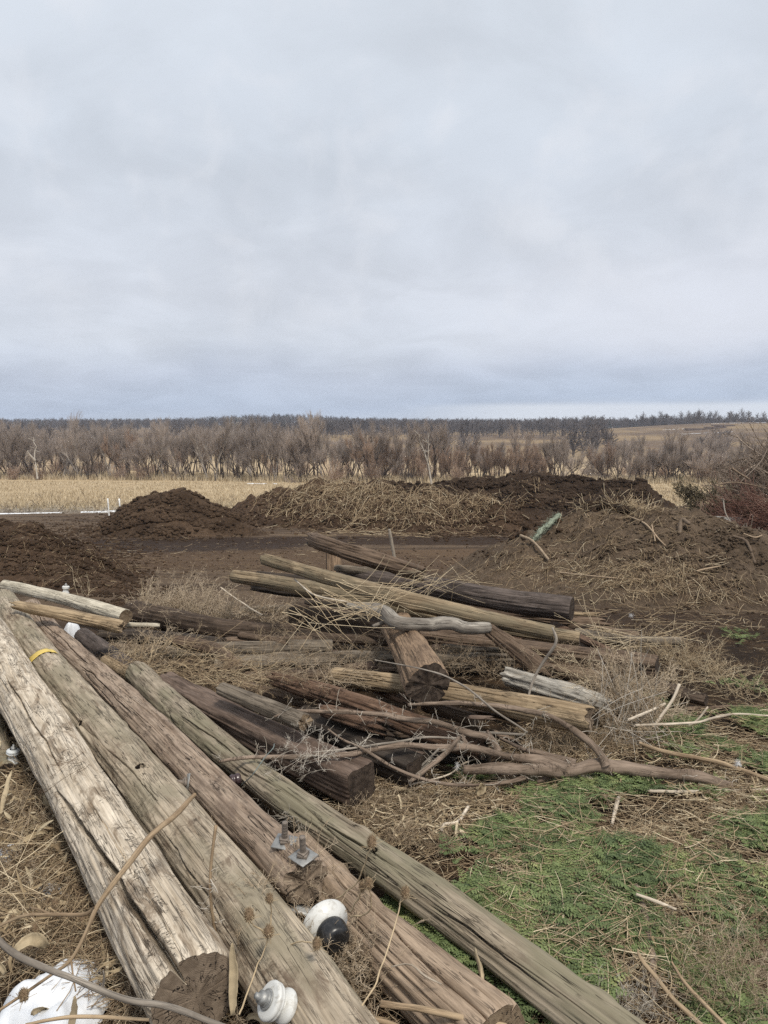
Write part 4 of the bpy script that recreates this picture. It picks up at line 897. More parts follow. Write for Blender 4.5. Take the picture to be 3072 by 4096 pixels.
# ------------------------------------------------------------------ fallen branches and sticks
M_barkgrey = wood_mat('grey_branch_bark', (.155, .118, .092), (.27, .215, .175), (.10, .075, .055), .5, .35, .5, None, .7, .9, (.05, .035, .025), .008)
M_stick = wood_mat('tan_stick', (.24, .175, .115), (.40, .31, .21), (.15, .10, .06), .4, .3, .8)
M_stickpale = wood_mat('pale_stick', (.36, .31, .25), (.58, .52, .44), (.2, .16, .12), .4, .3, .8)
M_stickgrey = wood_mat('grey_stick', (.17, .15, .13), (.32, .29, .255), (.1, .085, .07), .4, .3, .8)
def branch(name, cat, label, lines, mat, group=None, sides=10, twigs=0, seed=1, knob=.12, tmat=None, tlen=.18):
    g = np.random.default_rng(seed); mbV = []; mbQ = []; mbW = []; n = 0; org = None; allP = []; T_ = []
    for pts in lines:
        P3 = []
        for px, py, h, w in pts:
            q = on(px, py, h); dep = q[1] * math.cos(PITCH) - (q[2] - CAMH) * math.sin(PITCH); P3.append([*q, w * dep / FPX])
        P3 = np.array(P3); L = np.linalg.norm(np.diff(P3[:, :3], axis=0), axis=1).sum(); k = max(8, int(L / .02)); C = spline(P3, k)
        C[:, :3] += .5 * C[:, 3:4] * np.stack([noise3(np.linspace(0, L, k) * 5, j * 3. + seed, n * .1) for j in range(3)], 1)
        if org is None: org = C[0, :3].copy()
        _, U, W = (a[0] for a in _frames(C[None, :, :3])); th = np.arange(sides) / sides * 2 * np.pi; s = np.linspace(0, L, k)
        r = C[:, 3:4] * (1 + knob * noise3(s[:, None] * 14, np.cos(th)[None] * 1.5 + seed, np.sin(th)[None] * 1.5) + knob * 1.2 * np.clip(noise3(s[:, None] * 9 + 3, seed, 0.), .3, 1)) 
        V = C[:, None, :3] + (r * np.cos(th))[..., None] * U[:, None] + (r * np.sin(th))[..., None] * W[:, None]
        idx = np.arange(k * sides).reshape(k, sides) + n; nx = np.roll(idx, -1, 1); mbQ.append(np.stack([idx[:-1], nx[:-1], nx[1:], idx[1:]], -1).reshape(-1, 4))
        for e in (0, -1): T_ += [(idx[e, 0], idx[e, j], idx[e, j + 1]) for j in range(1, sides - 1)]
        mbV.append(V.reshape(-1, 3)); mbW.append(np.stack([np.broadcast_to(s[:, None], r.shape), r * np.cos(th), r * np.sin(th)], -1).reshape(-1, 3)); n += k * sides; allP.append(C)
    o = link(name, make_mesh(name, np.concatenate(mbV) - org, np.concatenate(mbQ), T_, {'wood': np.concatenate(mbW)}), mat, None, org); tag(o, label, cat, group)
    if twigs:
        C = np.concatenate(allP); i = g.integers(0, len(C) - 1, twigs); D = g.normal(0, 1, (twigs, 3)) + [0, 0, .4]; mb = MB()
        P = wander(C[i, :3], D, tlen * g.uniform(.3, 1, twigs), 6, .25, 0, g); tubes(mb, P, .0022 * np.linspace(1, .5, 6)[None], 3, g.uniform(.2, .9, twigs))
        j = g.integers(0, twigs, twigs * 3); kk = g.integers(1, 5, twigs * 3); tubes(mb, wander(P[j, kk], g.normal(0, 1, (twigs * 3, 3)), tlen * .4 * g.uniform(.3, 1, twigs * 3), 4, .25, 0, g), .0013, 3, g.uniform(.3, 1, twigs * 3))
        mb.build('twig_spray', tmat or M_greyweed, o, None).data.transform(__import__('mathutils').Matrix.Translation(-Vector(org)))
    return o
GBR = 'fallen branches and sticks'
branch('fallen_branch', 'branch', 'thick grey forked branch lying across the weeds at the right of the pile', [
    [(2929, 3141, .06, 11), (2880, 3132, .08, 15), (2745, 3106, .10, 21), (2569, 3086, .11, 23), (2393, 3066, .13, 25), (2246, 3071, .13, 25), (2100, 3084, .12, 24), (1960, 3078, .12, 20), (1858, 3074, .12, 17)],
    [(2260, 3070, .14, 20), (2180, 3042, .17, 18), (2075, 3030, .20, 14), (1955, 3004, .22, 13), (1858, 2989, .24, 14), (1737, 2984, .26, 12), (1617, 2977, .28, 11), (1496, 2994, .29, 10), (1380, 3018, .30, 9), (1182, 3024, .31, 8), (989, 3029, .32, 7), (874, 3046, .32, 6)],
    [(2420, 3062, .15, 16), (2402, 3025, .20, 12), (2352, 2969, .27, 12), (2246, 2893, .36, 11), (2159, 2856, .41, 10), (2060, 2834, .44, 9), (1955, 2820, .46, 9), (1786, 2813, .48, 8), (1631, 2820, .49, 5)],
    [(1990, 3010, .20, 12), (1955, 2950, .28, 12), (1882, 2931, .30, 12), (1786, 2902, .33, 12), (1713, 2883, .35, 11), (1593, 2869, .37, 10), (1496, 2858, .39, 9), (1327, 2846, .42, 8), (1182, 2846, .44, 7), (1134, 2856, .44, 5), (1095, 2868, .43, 3)],
    [(2130, 3092, .10, 15), (2085, 3118, .08, 9), (1979, 3134, .09, 6), (1834, 3139, .12, 6), (1689, 3115, .16, 6), (1569, 3066, .22, 6), (1452, 2995, .32, 5), (1375, 2962, .36, 4), (1312, 2916, .42, 3)],
    [(2300, 3050, .16, 10), (2170, 3010, .2, 8), (2094, 2995, .22, 8), (1998, 2951, .26, 5)],
    [(1870, 2990, .24, 11), (1858, 2965, .27, 8), (1848, 2938, .3, 4)], [(1990, 2995, .22, 12), (1975, 2960, .26, 8), (1950, 2925, .30, 6)],
    [(2240, 3085, .1, 11), (2190, 3110, .07, 8), (2150, 3130, .05, 6)]], M_barkgrey, GBR, 14, 130, 3, .22, None, .16)
branch('fallen_branch', 'branch', 'snapped knobbly branch with an orange broken tip leaning in the fork', [[(1848, 2944, .34, 7), (1786, 3009, .24, 10), (1689, 3088, .14, 9), (1641, 3124, .10, 6)]], M_barkgrey, GBR, 10, 10, 5)
branch('fallen_branch', 'branch', 'silver grey crooked branch lying over the top of the stout post', [
    [(1395, 2418, .76, 14), (1470, 2428, .76, 26), (1520, 2440, .74, 28), (1560, 2478, .72, 30), (1620, 2494, .70, 27), (1740, 2498, .66, 26), (1900, 2510, .62, 24), (1965, 2512, .60, 22)], [(1560, 2480, .70, 14), (1530, 2490, .68, 9), (1492, 2505, .66, 6)]], W_silver, GBR, 24, 0, 7, .07)
STK = [
 ('smooth grey stick curving over the square beam ends', [(1250, 3010, .34, 3), (1400, 2994, .33, 4), (1593, 2965, .30, 4.5), (1689, 2951, .3, 4.5), (1834, 2951, .28, 4), (1906, 2931, .28, 5), (2095, 2937, .26, 5)], M_stickgrey),
 ('long grey stick along the green weeds below the forked branch', [(2305, 3098, .06, 7), (2481, 3150, .05, 7), (2686, 3168, .05, 7), (3160, 3156, .05, 6)], M_stickpale),
 ('thick tan stalk under the feather at right', [(2560, 2975, .10, 6), (2640, 3004, .08, 9), (2803, 3039, .07, 9), (2920, 3062, .06, 9), (3160, 3150, .05, 9)], M_stick),
 ('white bowed stick over the green weeds at right', [(2539, 2904, .22, 5), (2774, 2890, .16, 5), (2890, 2866, .12, 5), (2950, 2856, .1, 4), (3120, 2864, .06, 4)], M_stickpale),
 ('short pale stick crossing the white bowed one', [(2730, 2918, .05, 4), (2790, 2880, .12, 4), (2832, 2828, .2, 3.5)], M_stickpale),
 ('pale knobbly stick rising from the dry weeds at right', [(2610, 2910, .14, 6), (2686, 2805, .3, 6), (2718, 2740, .4, 6)], M_stickpale),
 ('straight white stick end left of the knobbly one', [(2510, 2881, .2, 5), (2662, 2816, .26, 6)], M_stickpale),
 ('grey bent stem standing in front of the greenish pole end', [(2110, 2830, .30, 4), (2127, 2738, .45, 5), (2175, 2642, .62, 6), (2223, 2569, .76, 6), (2209, 2511, .86, 4)], M_stickgrey),
 ('brown plank splinter lying flat at the right edge', [(2740, 2840, .03, 9), (2900, 2832, .03, 8), (3200, 2814, .03, 6)], W_darkbrown),
 ('grey broken stick leaning at the lower left of the fork', [(1630, 3100, .08, 5), (1700, 3050, .16, 5), (1755, 2995, .26, 4)], M_stickgrey),
 ('long thin dark twig arching over the tan grooved pole', [(1500, 2640, .6, 2), (1700, 2680, .62, 3), (1850, 2740, .58, 4), (1990, 2850, .46, 4), (2110, 2930, .34, 4)], M_stickgrey),
 ('bent white twig low in front of the forked branch', [(1640, 3140, .05, 3), (1790, 3100, .06, 3.5), (1850, 3055, .09, 3.5), (1945, 3020, .14, 3), (2010, 2985, .2, 2)], M_stickpale),
 ('pale stalk sloping down over the blunt brown pole', [(1178, 2316, .80, 3), (1260, 2380, .74, 3.5), (1400, 2408, .68, 3.5), (1480, 2422, .68, 2)], M_stickpale),
 ('pale stalk leaning left of the raised poles', [(883, 2350, .42, 2.5), (960, 2406, .30, 3), (1050, 2460, .2, 3.5)], M_stickpale),
 ('bone pale stick in the litter right of the mossy pole', [(1762, 3330, .04, 7), (1770, 3300, .05, 8), (1830, 3285, .05, 7), (1870, 3225, .06, 7)], M_stickpale),
 ('bark covered stick standing in the green weeds at lower right', [(2615, 4000, .04, 13), (2600, 3800, .05, 14), (2575, 3640, .06, 14), (2548, 3540, .08, 9)], M_barkgrey),
 ('split pale stick across the bark covered one', [(2545, 3575, .12, 5), (2630, 3605, .1, 7), (2705, 3635, .08, 5)], M_stickpale),
 ('curved tan stick ending in a pale torn tip at lower right', [(2830, 4130, .05, 9), (2700, 4000, .08, 9), (2620, 3900, .1, 8), (2570, 3840, .12, 9), (2552, 3800, .14, 4)], M_stick),
 ('long tan stalk with side shoots near the bottom right corner', [(2690, 3850, .1, 4), (2740, 3930, .1, 7), (2820, 4020, .09, 8), (2950, 4150, .07, 8)], M_stick),
 ('bent tan stalk folded over the green weeds', [(2680, 3475, .05, 4), (2790, 3425, .12, 4), (2830, 3412, .16, 4), (2885, 3470, .06, 4)], M_stick),
 ('grey straight stick near the brown litter patch', [(2168, 3616, .03, 6), (2296, 3538, .05, 6)], M_stickgrey),
 ('white tipped stick standing in the upper green patch', [(2445, 3300, .04, 6), (2458, 3245, .05, 8), (2472, 3190, .07, 8)], M_stickpale),
 ('pale diagonal stick over the green weeds in mid patch', [(2550, 3380, .06, 5), (2640, 3420, .06, 6), (2770, 3435, .05, 3)], M_stickpale),
 ('tan stalk end at lower left of the corn husks', [(1517, 4012, .28, 13), (1600, 4025, .27, 13), (1696, 4040, .26, 13), (2030, 4112, .22, 12)], M_stick),
 ('short tan broken stalk at the bottom edge', [(1480, 4070, .22, 10), (1560, 4092, .22, 10), (1640, 4130, .2, 9)], M_stick),
 ('bent brown stalk hanging over the curved edge of the middle mound litter', [(1350, 3880, .2, 3), (1440, 3860, .2, 3.5), (1540, 3910, .2, 4), (1640, 3935, .2, 3)], M_stick),
]
STK[25] = ('thin forked straw lying on the red brown pole', [(1565, 3868, .30, 2.5), (1640, 3858, .30, 3), (1700, 3905, .30, 3.5), (1765, 3937, .28, 2.5)], M_stickpale)
for i, (lab, pts, mt) in enumerate(STK): branch('stick', 'stick', lab, [pts], mt, GBR, 8, 0, i + 11, .10)
branch('dry_stalk', 'stalk', 'long forked golden stalk leaning across the whitish pole', [
    [(775, 3183, .62, 8), (680, 3275, .66, 11), (583, 3368, .68, 11), (464, 3514, .66, 10), (385, 3627, .60, 10), (345, 3720, .54, 8), (285, 3839, .46, 7), (219, 3892, .42, 6), (100, 3975, .38, 6), (-30, 4060, .34, 5)],
    [(385, 3627, .60, 8), (331, 3658, .56, 7), (200, 3660, .52, 7), (86, 3667, .48, 6), (-20, 3712, .44, 5)], [(215, 3660, .52, 5), (170, 3640, .52, 4), (120, 3630, .5, 3)], [(285, 3839, .46, 4), (292, 3900, .44, 3), (302, 3965, .42, 3)]], M_stick, GBR, 10, 0, 51, .10)
branch('stick', 'stick', 'thick grey stick across the bottom left corner above the snow', [[(-60, 3712, .52, 12), (80, 3822, .52, 13), (298, 3908, .52, 12), (497, 3985, .50, 12), (663, 4022, .48, 12), (880, 4105, .46, 11), (1000, 4150, .44, 11)], [(410, 3950, .51, 6), (415, 3920, .54, 4), (413, 3885, .57, 3)]], M_stickgrey, GBR, 12, 0, 52, .10)
branch('stick', 'stick', 'thin tan stick along the bottom edge over the snow', [[(100, 4098, .42, 6), (200, 4078, .42, 6), (330, 4066, .42, 7), (597, 4078, .40, 6)]], M_stick, GBR, 8, 0, 53)
branch('dry_stalk', 'stalk', 'upright pale stalk between the two nearest poles', [[(862, 3762, .2, 6), (845, 3600, .38, 6), (842, 3481, .5, 6), (850, 3390, .58, 6), (862, 3300, .66, 7)]], M_stick, GBR, 8, 14, 54, .1, None, .09)
branch('wire', 'wire', 'thin grey green wire looped over the mossy pole', [[(965, 3140, .2, 2), (1010, 3100, .36, 2), (1060, 3030, .42, 2), (1092, 2995, .46, 2), (1098, 2975, .46, 2)]], plain('green_wire', (.16, .19, .18), .5), None, 6, 0, 55, 0)

# ------------------------------------------------------------------ round things: lathe
def basis(px, py):
    a, b, c = ray(px, py); v = np.array([-a, -b, -c]); v /= np.linalg.norm(v); r = np.array([1., 0, 0]); r -= v * r.dot(v); r /= np.linalg.norm(r); return v, r, np.cross(v, r)
def lathe(prof, P, ax, seg=36, wob=0.0):
    ax = np.asarray(ax, float); ax /= np.linalg.norm(ax); u = np.cross(ax, [0.1, .3, 1]); u /= np.linalg.norm(u); w = np.cross(ax, u)
    prof = np.asarray(prof, float); th = np.arange(seg) / seg * 2 * np.pi
    V = P + prof[:, 0, None, None] * ax + prof[:, 1, None, None] * (np.cos(th)[:, None] * u + np.sin(th)[:, None] * w)
    k = len(prof); idx = np.arange(k * seg).reshape(k, seg); nx = np.roll(idx, -1, 1); return V.reshape(-1, 3), np.stack([idx[:-1], nx[:-1], nx[1:], idx[1:]], -1).reshape(-1, 4)
def lpart(name, prof, P, ax, mat, parent, org, seg=36, smooth=True):
    mb = MB(); mb.add(*lathe(prof, P, ax, seg)); o = mb.build(name, mat, parent, None, smooth); o.data.transform(__import__('mathutils').Matrix.Translation(-Vector(org))); return o
def rnd(pts, n=4):
    """round the corners of a profile"""
    p = np.array(pts, float); out = [p[0]]
    for i in range(1, len(p) - 1):
        a, b, c = p[i - 1], p[i], p[i + 1]; m = min(np.linalg.norm(a - b), np.linalg.norm(c - b)) * .42; s_, e_ = b + (a - b) / (np.linalg.norm(a - b) + 1e-9) * m, b + (c - b) / (np.linalg.norm(c - b) + 1e-9) * m
        for t in np.linspace(0, 1, n): out.append((1 - t) ** 2 * s_ + 2 * t * (1 - t) * b + t * t * e_)
    return np.array(out + [p[-1]])
def glaze(name, c, dirt, rough=.25, spec=.5, amt=.5):
    m, N, b = new_mat(name); n = N.noise(obj_co(N), 32, 7, .7, .6); N.set(b.inputs['Base Color'], N.mix(N.math('MULTIPLY', N.smooth(n, .50, .64), amt), c, dirt)); b.inputs['Roughness'].default_value = rough; b.inputs['Specular IOR Level'].default_value = spec
    N.set(b.inputs['Roughness'], N.ramp(n, [(.3, rough), (.7, rough + .3)])); return m
G_white = glaze('white_porcelain', (.60, .60, .575), (.28, .25, .20), .3); G_grey = glaze('pale_grey_porcelain', (.55, .57, .57), (.30, .28, .24), .3); G_brown = glaze('dark_brown_glaze', (.055, .035, .038), (.12, .09, .08), .12, .6)
G_black = glaze('black_rubber', (.010, .010, .011), (.055, .052, .05), .22, .5, .6)
M_galv = plain('galvanised_steel', (.30, .30, .29), .55, .5, .6, .2, 60); M_rustst = plain('rusty_steel', (.22, .185, .155), .7, .4, .4, .25, 60)
def empty(name, loc, label, cat, group=None):
    o = bpy.data.objects.new(name, None); o.empty_display_size = .1; col.objects.link(o); o.location = loc; return tag(o, label, cat, group)
GI = 'porcelain insulators among the poles'
# big bell with black cap
P = on(1300, 3690, .26); v, r_, u_ = basis(1293, 3680); ax = .72 * v + .69 * (.61 * r_ - .79 * u_)
o = empty('insulator', P, 'large white bell insulator with a black cap beside the bolted pole end', 'insulator', GI); k = .0765 / .076
lpart('bell', rnd([(-.012, .02), (-.012, .066), (-.006, .0755), (.004, .0765), (.014, .073), (.030, .062), (.040, .050), (.044, .035)]) * 1.18, P, ax, G_white, o, P, 64)
lpart('cap', rnd([(.030, .047), (.052, .053), (.060, .0525), (.086, .050), (.100, .043), (.106, .028), (.107, .001)]) * 1.12, P, ax, G_black, o, P, 48)
# spool at the bottom
P = on(1118, 4016, .32); v, r_, u_ = basis(1079, 4005); ax = .57 * v + .82 * (-.96 * r_ + .28 * u_)
o = empty('insulator', P, 'white spool insulator with a steel bolt at the bottom edge between two poles', 'insulator', GI)
lpart('spool', rnd([(-.040, .012), (-.040, .036), (-.034, .050), (-.020, .052), (-.006, .040), (.002, .030), (.010, .031), (.018, .052), (.024, .056), (.030, .0545), (.032, .0555), (.040, .058), (.048, .052), (.050, .020)]) * .98, P, ax, G_white, o, P, 56)
lpart('washer', rnd([(.049, .005), (.049, .030), (.055, .030), (.055, .022), (.061, .022), (.061, .004)]), P, ax, M_galv, o, P, 32)
lpart('nut', [(.06, .021), (.078, .021), (.078, .011), (.095, .010), (.097, .0005)], P, ax, M_galv, o, P, 6, False)
def post_ins(px, py, h, sc, label, mat, ax=(0, 0, 1)):
    P = on(px, py, h); o = empty('insulator', P, label, 'insulator', GI)
    lpart('spool', rnd([(0, .01), (0, .036), (.010, .037), (.022, .028), (.040, .024), (.050, .027), (.056, .036), (.064, .037), (.067, .033), (.070, .037), (.078, .036), (.086, .02)]) * sc, P, ax, mat, o, P, 40)
    lpart('nut', np.array([(.084, .015), (.098, .015), (.098, .008), (.112, .007), (.113, .0005)]) * sc, P, ax, M_galv, o, P, 6, False)
post_ins(262, 2374, .34, 1.25, 'small white insulator standing on the far pale pole', G_white, (.1, 0, 1)); post_ins(50, 3052, .16, 1.05, 'pale grey insulator beside the left edge of the whitish pole', G_grey, (.12, 0, 1))
P = on(940, 3118, .22); v, r_, u_ = basis(936, 3111); o = empty('insulator', P, 'dark brown glazed insulator wedged beside the mossy pole', 'insulator', GI)
lpart('spool', rnd([(-.03, .005), (-.028, .026), (-.012, .032), (-.004, .027), (.004, .026), (.010, .032), (.026, .030), (.034, .02), (.036, .001)]), P, (.9, .2, .1), G_brown, o, P, 32)
# bolts on the slimmer brown pole
def xform(me, M): me.transform(M)
def bolt(key, px, py, n, twist, L, label=None):
    d = LOGS[key]; p, nn, T, i = on_log(key, px, py, .001); n = np.asarray(n if n is not None else nn, float); n /= np.linalg.norm(n); o0 = d['org']
    t = T - n * T.dot(n); t /= np.linalg.norm(t); b_ = np.cross(n, t); c, s_ = math.cos(twist), math.sin(twist); t, b_ = c * t + s_ * b_, -s_ * t + c * b_
    th = np.linspace(0, L, 60); prof = np.c_[th, 0.0118 + .0013 * np.sign(np.sin(th * 2 * np.pi / .0045))]; prof = np.vstack([prof, [(L + .001, .006), (L + .002, .0003)]])
    mb = MB(); mb.add(*lathe(prof, p, n, 20)); bo = mb.build('bolt', M_rustst, None, None); bo.data.transform(__import__('mathutils').Matrix.Translation(-Vector(p)))
    bo.parent = d['o']; bo.location = Vector(p - o0)
    def slab(name, hw, z0, z1, mt, rot=0.0):
        c, s_ = math.cos(rot), math.sin(rot); tt, bb = c * t + s_ * b_, -s_ * t + c * b_; V = []; be = .0012
        for z, e in ((z0, be), (z0 + be, 0), (z1 - be, 0), (z1, be)):
            for a, q in ((-1, -1), (1, -1), (1, 1), (-1, 1)): V.append(tt * a * (hw - e) + bb * q * (hw - e) + n * z)
        Q = [(0, 3, 2, 1), (12, 13, 14, 15)] + [(4 * l + j, 4 * l + (j + 1) % 4, 4 * l + 4 + (j + 1) % 4, 4 * l + 4 + j) for l in range(3) for j in range(4)]
        return link(name, make_mesh(name, V, Q, smooth=False), mt, bo)
    slab('washer_plate', .045, 0, .007, M_galv, 0); slab('nut', .0205, .0062, .021, M_rustst, .5); slab('lock_nut', .0185, .0225, .028, M_rustst, .15); return bo
bolt('C', 1140, 3375, (.05, -.12, 1), .75, .10); bolt('C', 1215, 3432, (-.02, -.12, 1), .25, .095); bolt('C', 752, 3132, (-.85, -.35, .25), .4, .055)
# yellow tag on the grey green pole
d = LOGS['B']; pA, nA, T, i0 = on_log('B', 133, 2655); pB, nB, _, i1 = on_log('B', 222, 2604); pm, nm_, Tm, im = on_log('B', 176, 2610)
cc = d['cen'][im]; U_, W_ = d['U'][im], d['W'][im]; ta, tb = (math.atan2(q.dot(W_), q.dot(U_)) for q in (nA, nB))
if tb - ta > math.pi: tb -= 2 * math.pi
if ta - tb > math.pi: ta -= 2 * math.pi
def rsurf(t_):
    j = int(round((t_ % 6.2832) / 6.2832 * len(d['th']))) % len(d['th']); jj = (j + np.arange(-6, 7)) % len(d['th']); return float(d['R'][im - 3:im + 4][:, jj].max())
TH = np.linspace(ta, tb, 26); V = []; rr_ = float(d['r'][im])
for t_ in TH:
    rs_ = rsurf(t_)
    for a in np.linspace(-1, 1, 6):
        ii = im + int(round(a * .06 / .011)); j_ = int(round((t_ % 6.2832) / 6.2832 * len(d['th']))); jj = (j_ + np.arange(-5, 6)) % len(d['th']); rs_ = float(d['R'][ii - 3:ii + 4][:, jj].max())
        V.append(d['cen'][ii] + (d['U'][ii] * math.cos(t_) + d['W'][ii] * math.sin(t_)) * (rs_ + .003) - d['org'])
idx = np.arange(26 * 6).reshape(26, 6); Q = np.stack([idx[:-1, :-1], idx[1:, :-1], idx[1:, 1:], idx[:-1, 1:]], -1).reshape(-1, 4)
m_y = plain('yellow_tag', (.62, .46, .12), .5); ty = link('tag', make_mesh('tag', V, Q), m_y, d['o']); sol = ty.modifiers.new('thick', 'SOLIDIFY'); sol.thickness = .0015; ty['label'] = 'curved yellow tag with two rows of worn stamped marks'
mb = MB(); g = np.random.default_rng(4)
for row, w0 in ((.016, .012), (.040, .009)):
    for t_ in np.linspace(ta + .12, tb - .12, 17):
        if g.random() < .25: continue
        rs_ = rsurf(t_); q = cc + Tm * (row + g.uniform(-.001, .001)) + (U_ * math.cos(t_) + W_ * math.sin(t_)) * (rs_ + .0030) - d['org']; tt = -U_ * math.sin(t_) + W_ * math.cos(t_)
        mb.add([q - tt * .0013 - Tm * w0 / 2, q + tt * .0013 - Tm * w0 / 2, q + tt * .0013 + Tm * w0 / 2, q - tt * .0013 + Tm * w0 / 2], [(0, 1, 2, 3)])
mb.build('stamped_marks', plain('stamp_dark', (.08, .06, .03)), ty)
# galvanised strap beside the bolted end
def ribbon(mb, P, w, N_, c=.5, curl=0.0, cols=4):
    """ribbons along paths P (n,k,3), half width w (n,k), side direction from N_"""
    P = np.asarray(P, float); n, k, _ = P.shape; T = np.gradient(P, axis=1); T /= np.linalg.norm(T, axis=2, keepdims=True) + 1e-9
    S = np.cross(T, N_); S /= np.linalg.norm(S, axis=2, keepdims=True) + 1e-9; Nn = np.cross(S, T); a = np.linspace(-1, 1, cols)
    V = P[:, :, None] + S[:, :, None] * (a[None, None, :, None] * w[:, :, None, None]) + Nn[:, :, None] * ((a ** 2 * curl)[None, None, :, None] * w[:, :, None, None])
    idx = np.arange(n * k * cols).reshape(n, k, cols); Q = np.stack([idx[:, :-1, :-1], idx[:, 1:, :-1], idx[:, 1:, 1:], idx[:, :-1, 1:]], -1).reshape(-1, 4)
    mb.add(V.reshape(-1, 3), Q, None, np.repeat(np.broadcast_to(c, (n,)), k * cols))
mb = MB(); Pp = spline(np.array([on(1085, 3530, .16), on(1130, 3590, .17), on(1175, 3630, .17), on(1250, 3650, .15)]), 14); ribbon(mb, Pp[None], np.full((1, 14), .021), np.array([0, -.4, 1.]))
o = mb.build('metal_strap', M_galv, None, Pp[0]); tag(o, 'bent grey steel strap lying beside the black capped insulator', 'metal strap'); o.modifiers.new('t', 'SOLIDIFY').thickness = .004

# ------------------------------------------------------------------ snow
def snow_patch(label, px, py, h, rx, ry, th, seed, nn=56, holes=()):
    C = on(px, py, h); th_ = np.linspace(0, 2 * np.pi, nn, endpoint=False); rad = np.linspace(0, 1, 16); A, Rr = np.meshgrid(th_, rad)
    ed = 1 + .28 * fbm(np.cos(A) * 1.6 + seed, np.sin(A) * 1.6, seed, 3) * 2; X = Rr * ed * rx * np.cos(A); Y = Rr * ed * ry * np.sin(A)
    Z = th * (1 - Rr ** 3.2) ** .6 * (1 + .5 * fbm(X * 9 + seed, Y * 9, 1., 3)) - .03 * Rr
    for hx, hy, hr in holes: Z -= th * 1.2 * np.exp(-((X - hx) ** 2 + (Y - hy) ** 2) / hr ** 2)
    idx = np.arange(A.size).reshape(A.shape); nx = np.roll(idx, -1, 1); Q = np.stack([idx[:-1], idx[1:], nx[1:], nx[:-1]], -1).reshape(-1, 4)
    o = link('snow_patch', make_mesh('snow_patch', np.stack([X, Y, Z], -1).reshape(-1, 3), Q[:, ::-1]), m_snow, None, C); tag(o, label, 'snow patch', 'leftover snow patches'); return o
snow_patch('large white snow patch in the bottom left corner', 205, 4010, .10, .155, .20, .085, 3., 90, [(-.05, -.10, .03)])
snow_patch('small snow remnant in the dry stalks at the left edge', 40, 3400, .10, .07, .05, .03, 5.); snow_patch('small snow remnant under the forked golden stalk', 205, 3560, .10, .07, .05, .03, 8.)
snow_patch('bright snow lump between the poles at upper left', 285, 2545, .10, .10, .09, .16, 11.); snow_patch('tiny snow scrap beside the whitish pole edge', 270, 3590, .08, .04, .04, .02, 13.)

# ------------------------------------------------------------------ dry weeds, straw, husks
def tuft(mb, C, n, size, g, mode='bush', r=.0018, side=5, sub=3, tone=(.3, 1), aim=(0, 0, 1), curl=.16, fat=1.0):
    C = np.asarray(C, float); aim = np.asarray(aim, float)
    if mode == 'bush': S = C + g.normal(0, size * .10, (n, 3)) * [1, 1, .2]; D = aim + g.normal(0, .42, (n, 3))
    elif mode == 'ball': D = g.normal(0, 1, (n, 3)); D[:, 2] = np.abs(D[:, 2]) * .8; S = C + g.normal(0, size * .22, (n, 3)) * [1, 1, .35]
    else: S = C + g.normal(0, size * .35, (n, 3)) * [1, 1, .15]; D = aim + g.normal(0, .35, (n, 3))
    L = size * g.uniform(.5, 1.05, n); P = wander(S, D, L, 8, curl, .03 if mode != 'bush' else 0, g); tn = g.uniform(*tone, n)
    tubes(mb, P, r * fat * np.linspace(1.1, .55, 8)[None], 3, tn)
    if side:
        i = np.repeat(np.arange(n), side); t = g.integers(2, 7, n * side); D2 = P[i, t] - P[i, t - 1]; D2 /= np.linalg.norm(D2, axis=1, keepdims=True)
        P2 = wander(P[i, t], D2 + g.normal(0, .65, D2.shape), L[i] * .32 * g.uniform(.4, 1.1, n * side), 6, curl * 1.3, 0, g); tubes(mb, P2, r * .65 * np.linspace(1, .6, 6)[None], 3, tn[i])
        if sub:
            j = np.repeat(np.arange(n * side), sub); t = g.integers(1, 5, n * side * sub); P3 = wander(P2[j, t], P2[j, t + 1] - P2[j, t] + g.normal(0, .035, (len(j), 3)), L[i][j] * .10 * g.uniform(.4, 1.2, len(j)), 4, curl * 1.5, 0, g)
            tubes(mb, P3, r * .48, 3, np.clip(tn[i][j] + .1, 0, 1))
            if mode == 'bush' and size > .3:   # dry seed husks at the tips
                q = P3[:, -1]; o_ = g.normal(0, 1, (len(q), 3, 3)) * .0035; V = (q[:, None] + o_).reshape(-1, 3); mb.add(V, None, np.arange(len(V)).reshape(-1, 3), np.repeat(np.clip(tn[i][j] + .25, 0, 1), 3))
GW = 'dry weeds growing through the pile'
def weed(label, spots, mat, seed, group=GW, cat='dry weed', name='dry_weed', **kw):
    g = np.random.default_rng(seed); mb = MB(); o0 = None
    for sp in spots:
        px, py, h, n, size = sp[:5]; C = on(px, py, h); kk = dict(kw)
        if seed in (16, 17, 18): n = int(n * 1.6); kk['r'] = kk['r'] * 1.2
        if seed in (2, 3, 5, 8, 22): n = int(n * 1.5); kk['r'] = kk['r'] * 1.15
        if len(sp) > 5: kk.update(sp[5])
        if o0 is None: o0 = C.copy(); o0[2] = min(o0[2], float(base_z(C[1])))
        tuft(mb, C, n, size, g, **kk)
    o = mb.build(name, mat, None, o0); return tag(o, label, cat, group)
weed('big pale feathery bush of dry weed behind the dark brown log', [(700, 2480, .02, 50, .72), (800, 2490, .02, 56, .70), (620, 2490, .02, 24, .6), (900, 2500, .02, 36, .55)], M_weed, 1, side=6, sub=3, r=.0028, tone=(.55, 1))
weed('loose grey weed tangle over the crumbling black log', [(520, 2620, .12, 26, .40, dict(mode='ball')), (640, 2600, .2, 26, .42, dict(mode='ball')), (470, 2680, .1, 18, .34, dict(mode='ball')), (600, 2440, .3, 7, .40, dict(mode='ball'))], M_weed, 2, side=5, sub=3, r=.0019, curl=.3)
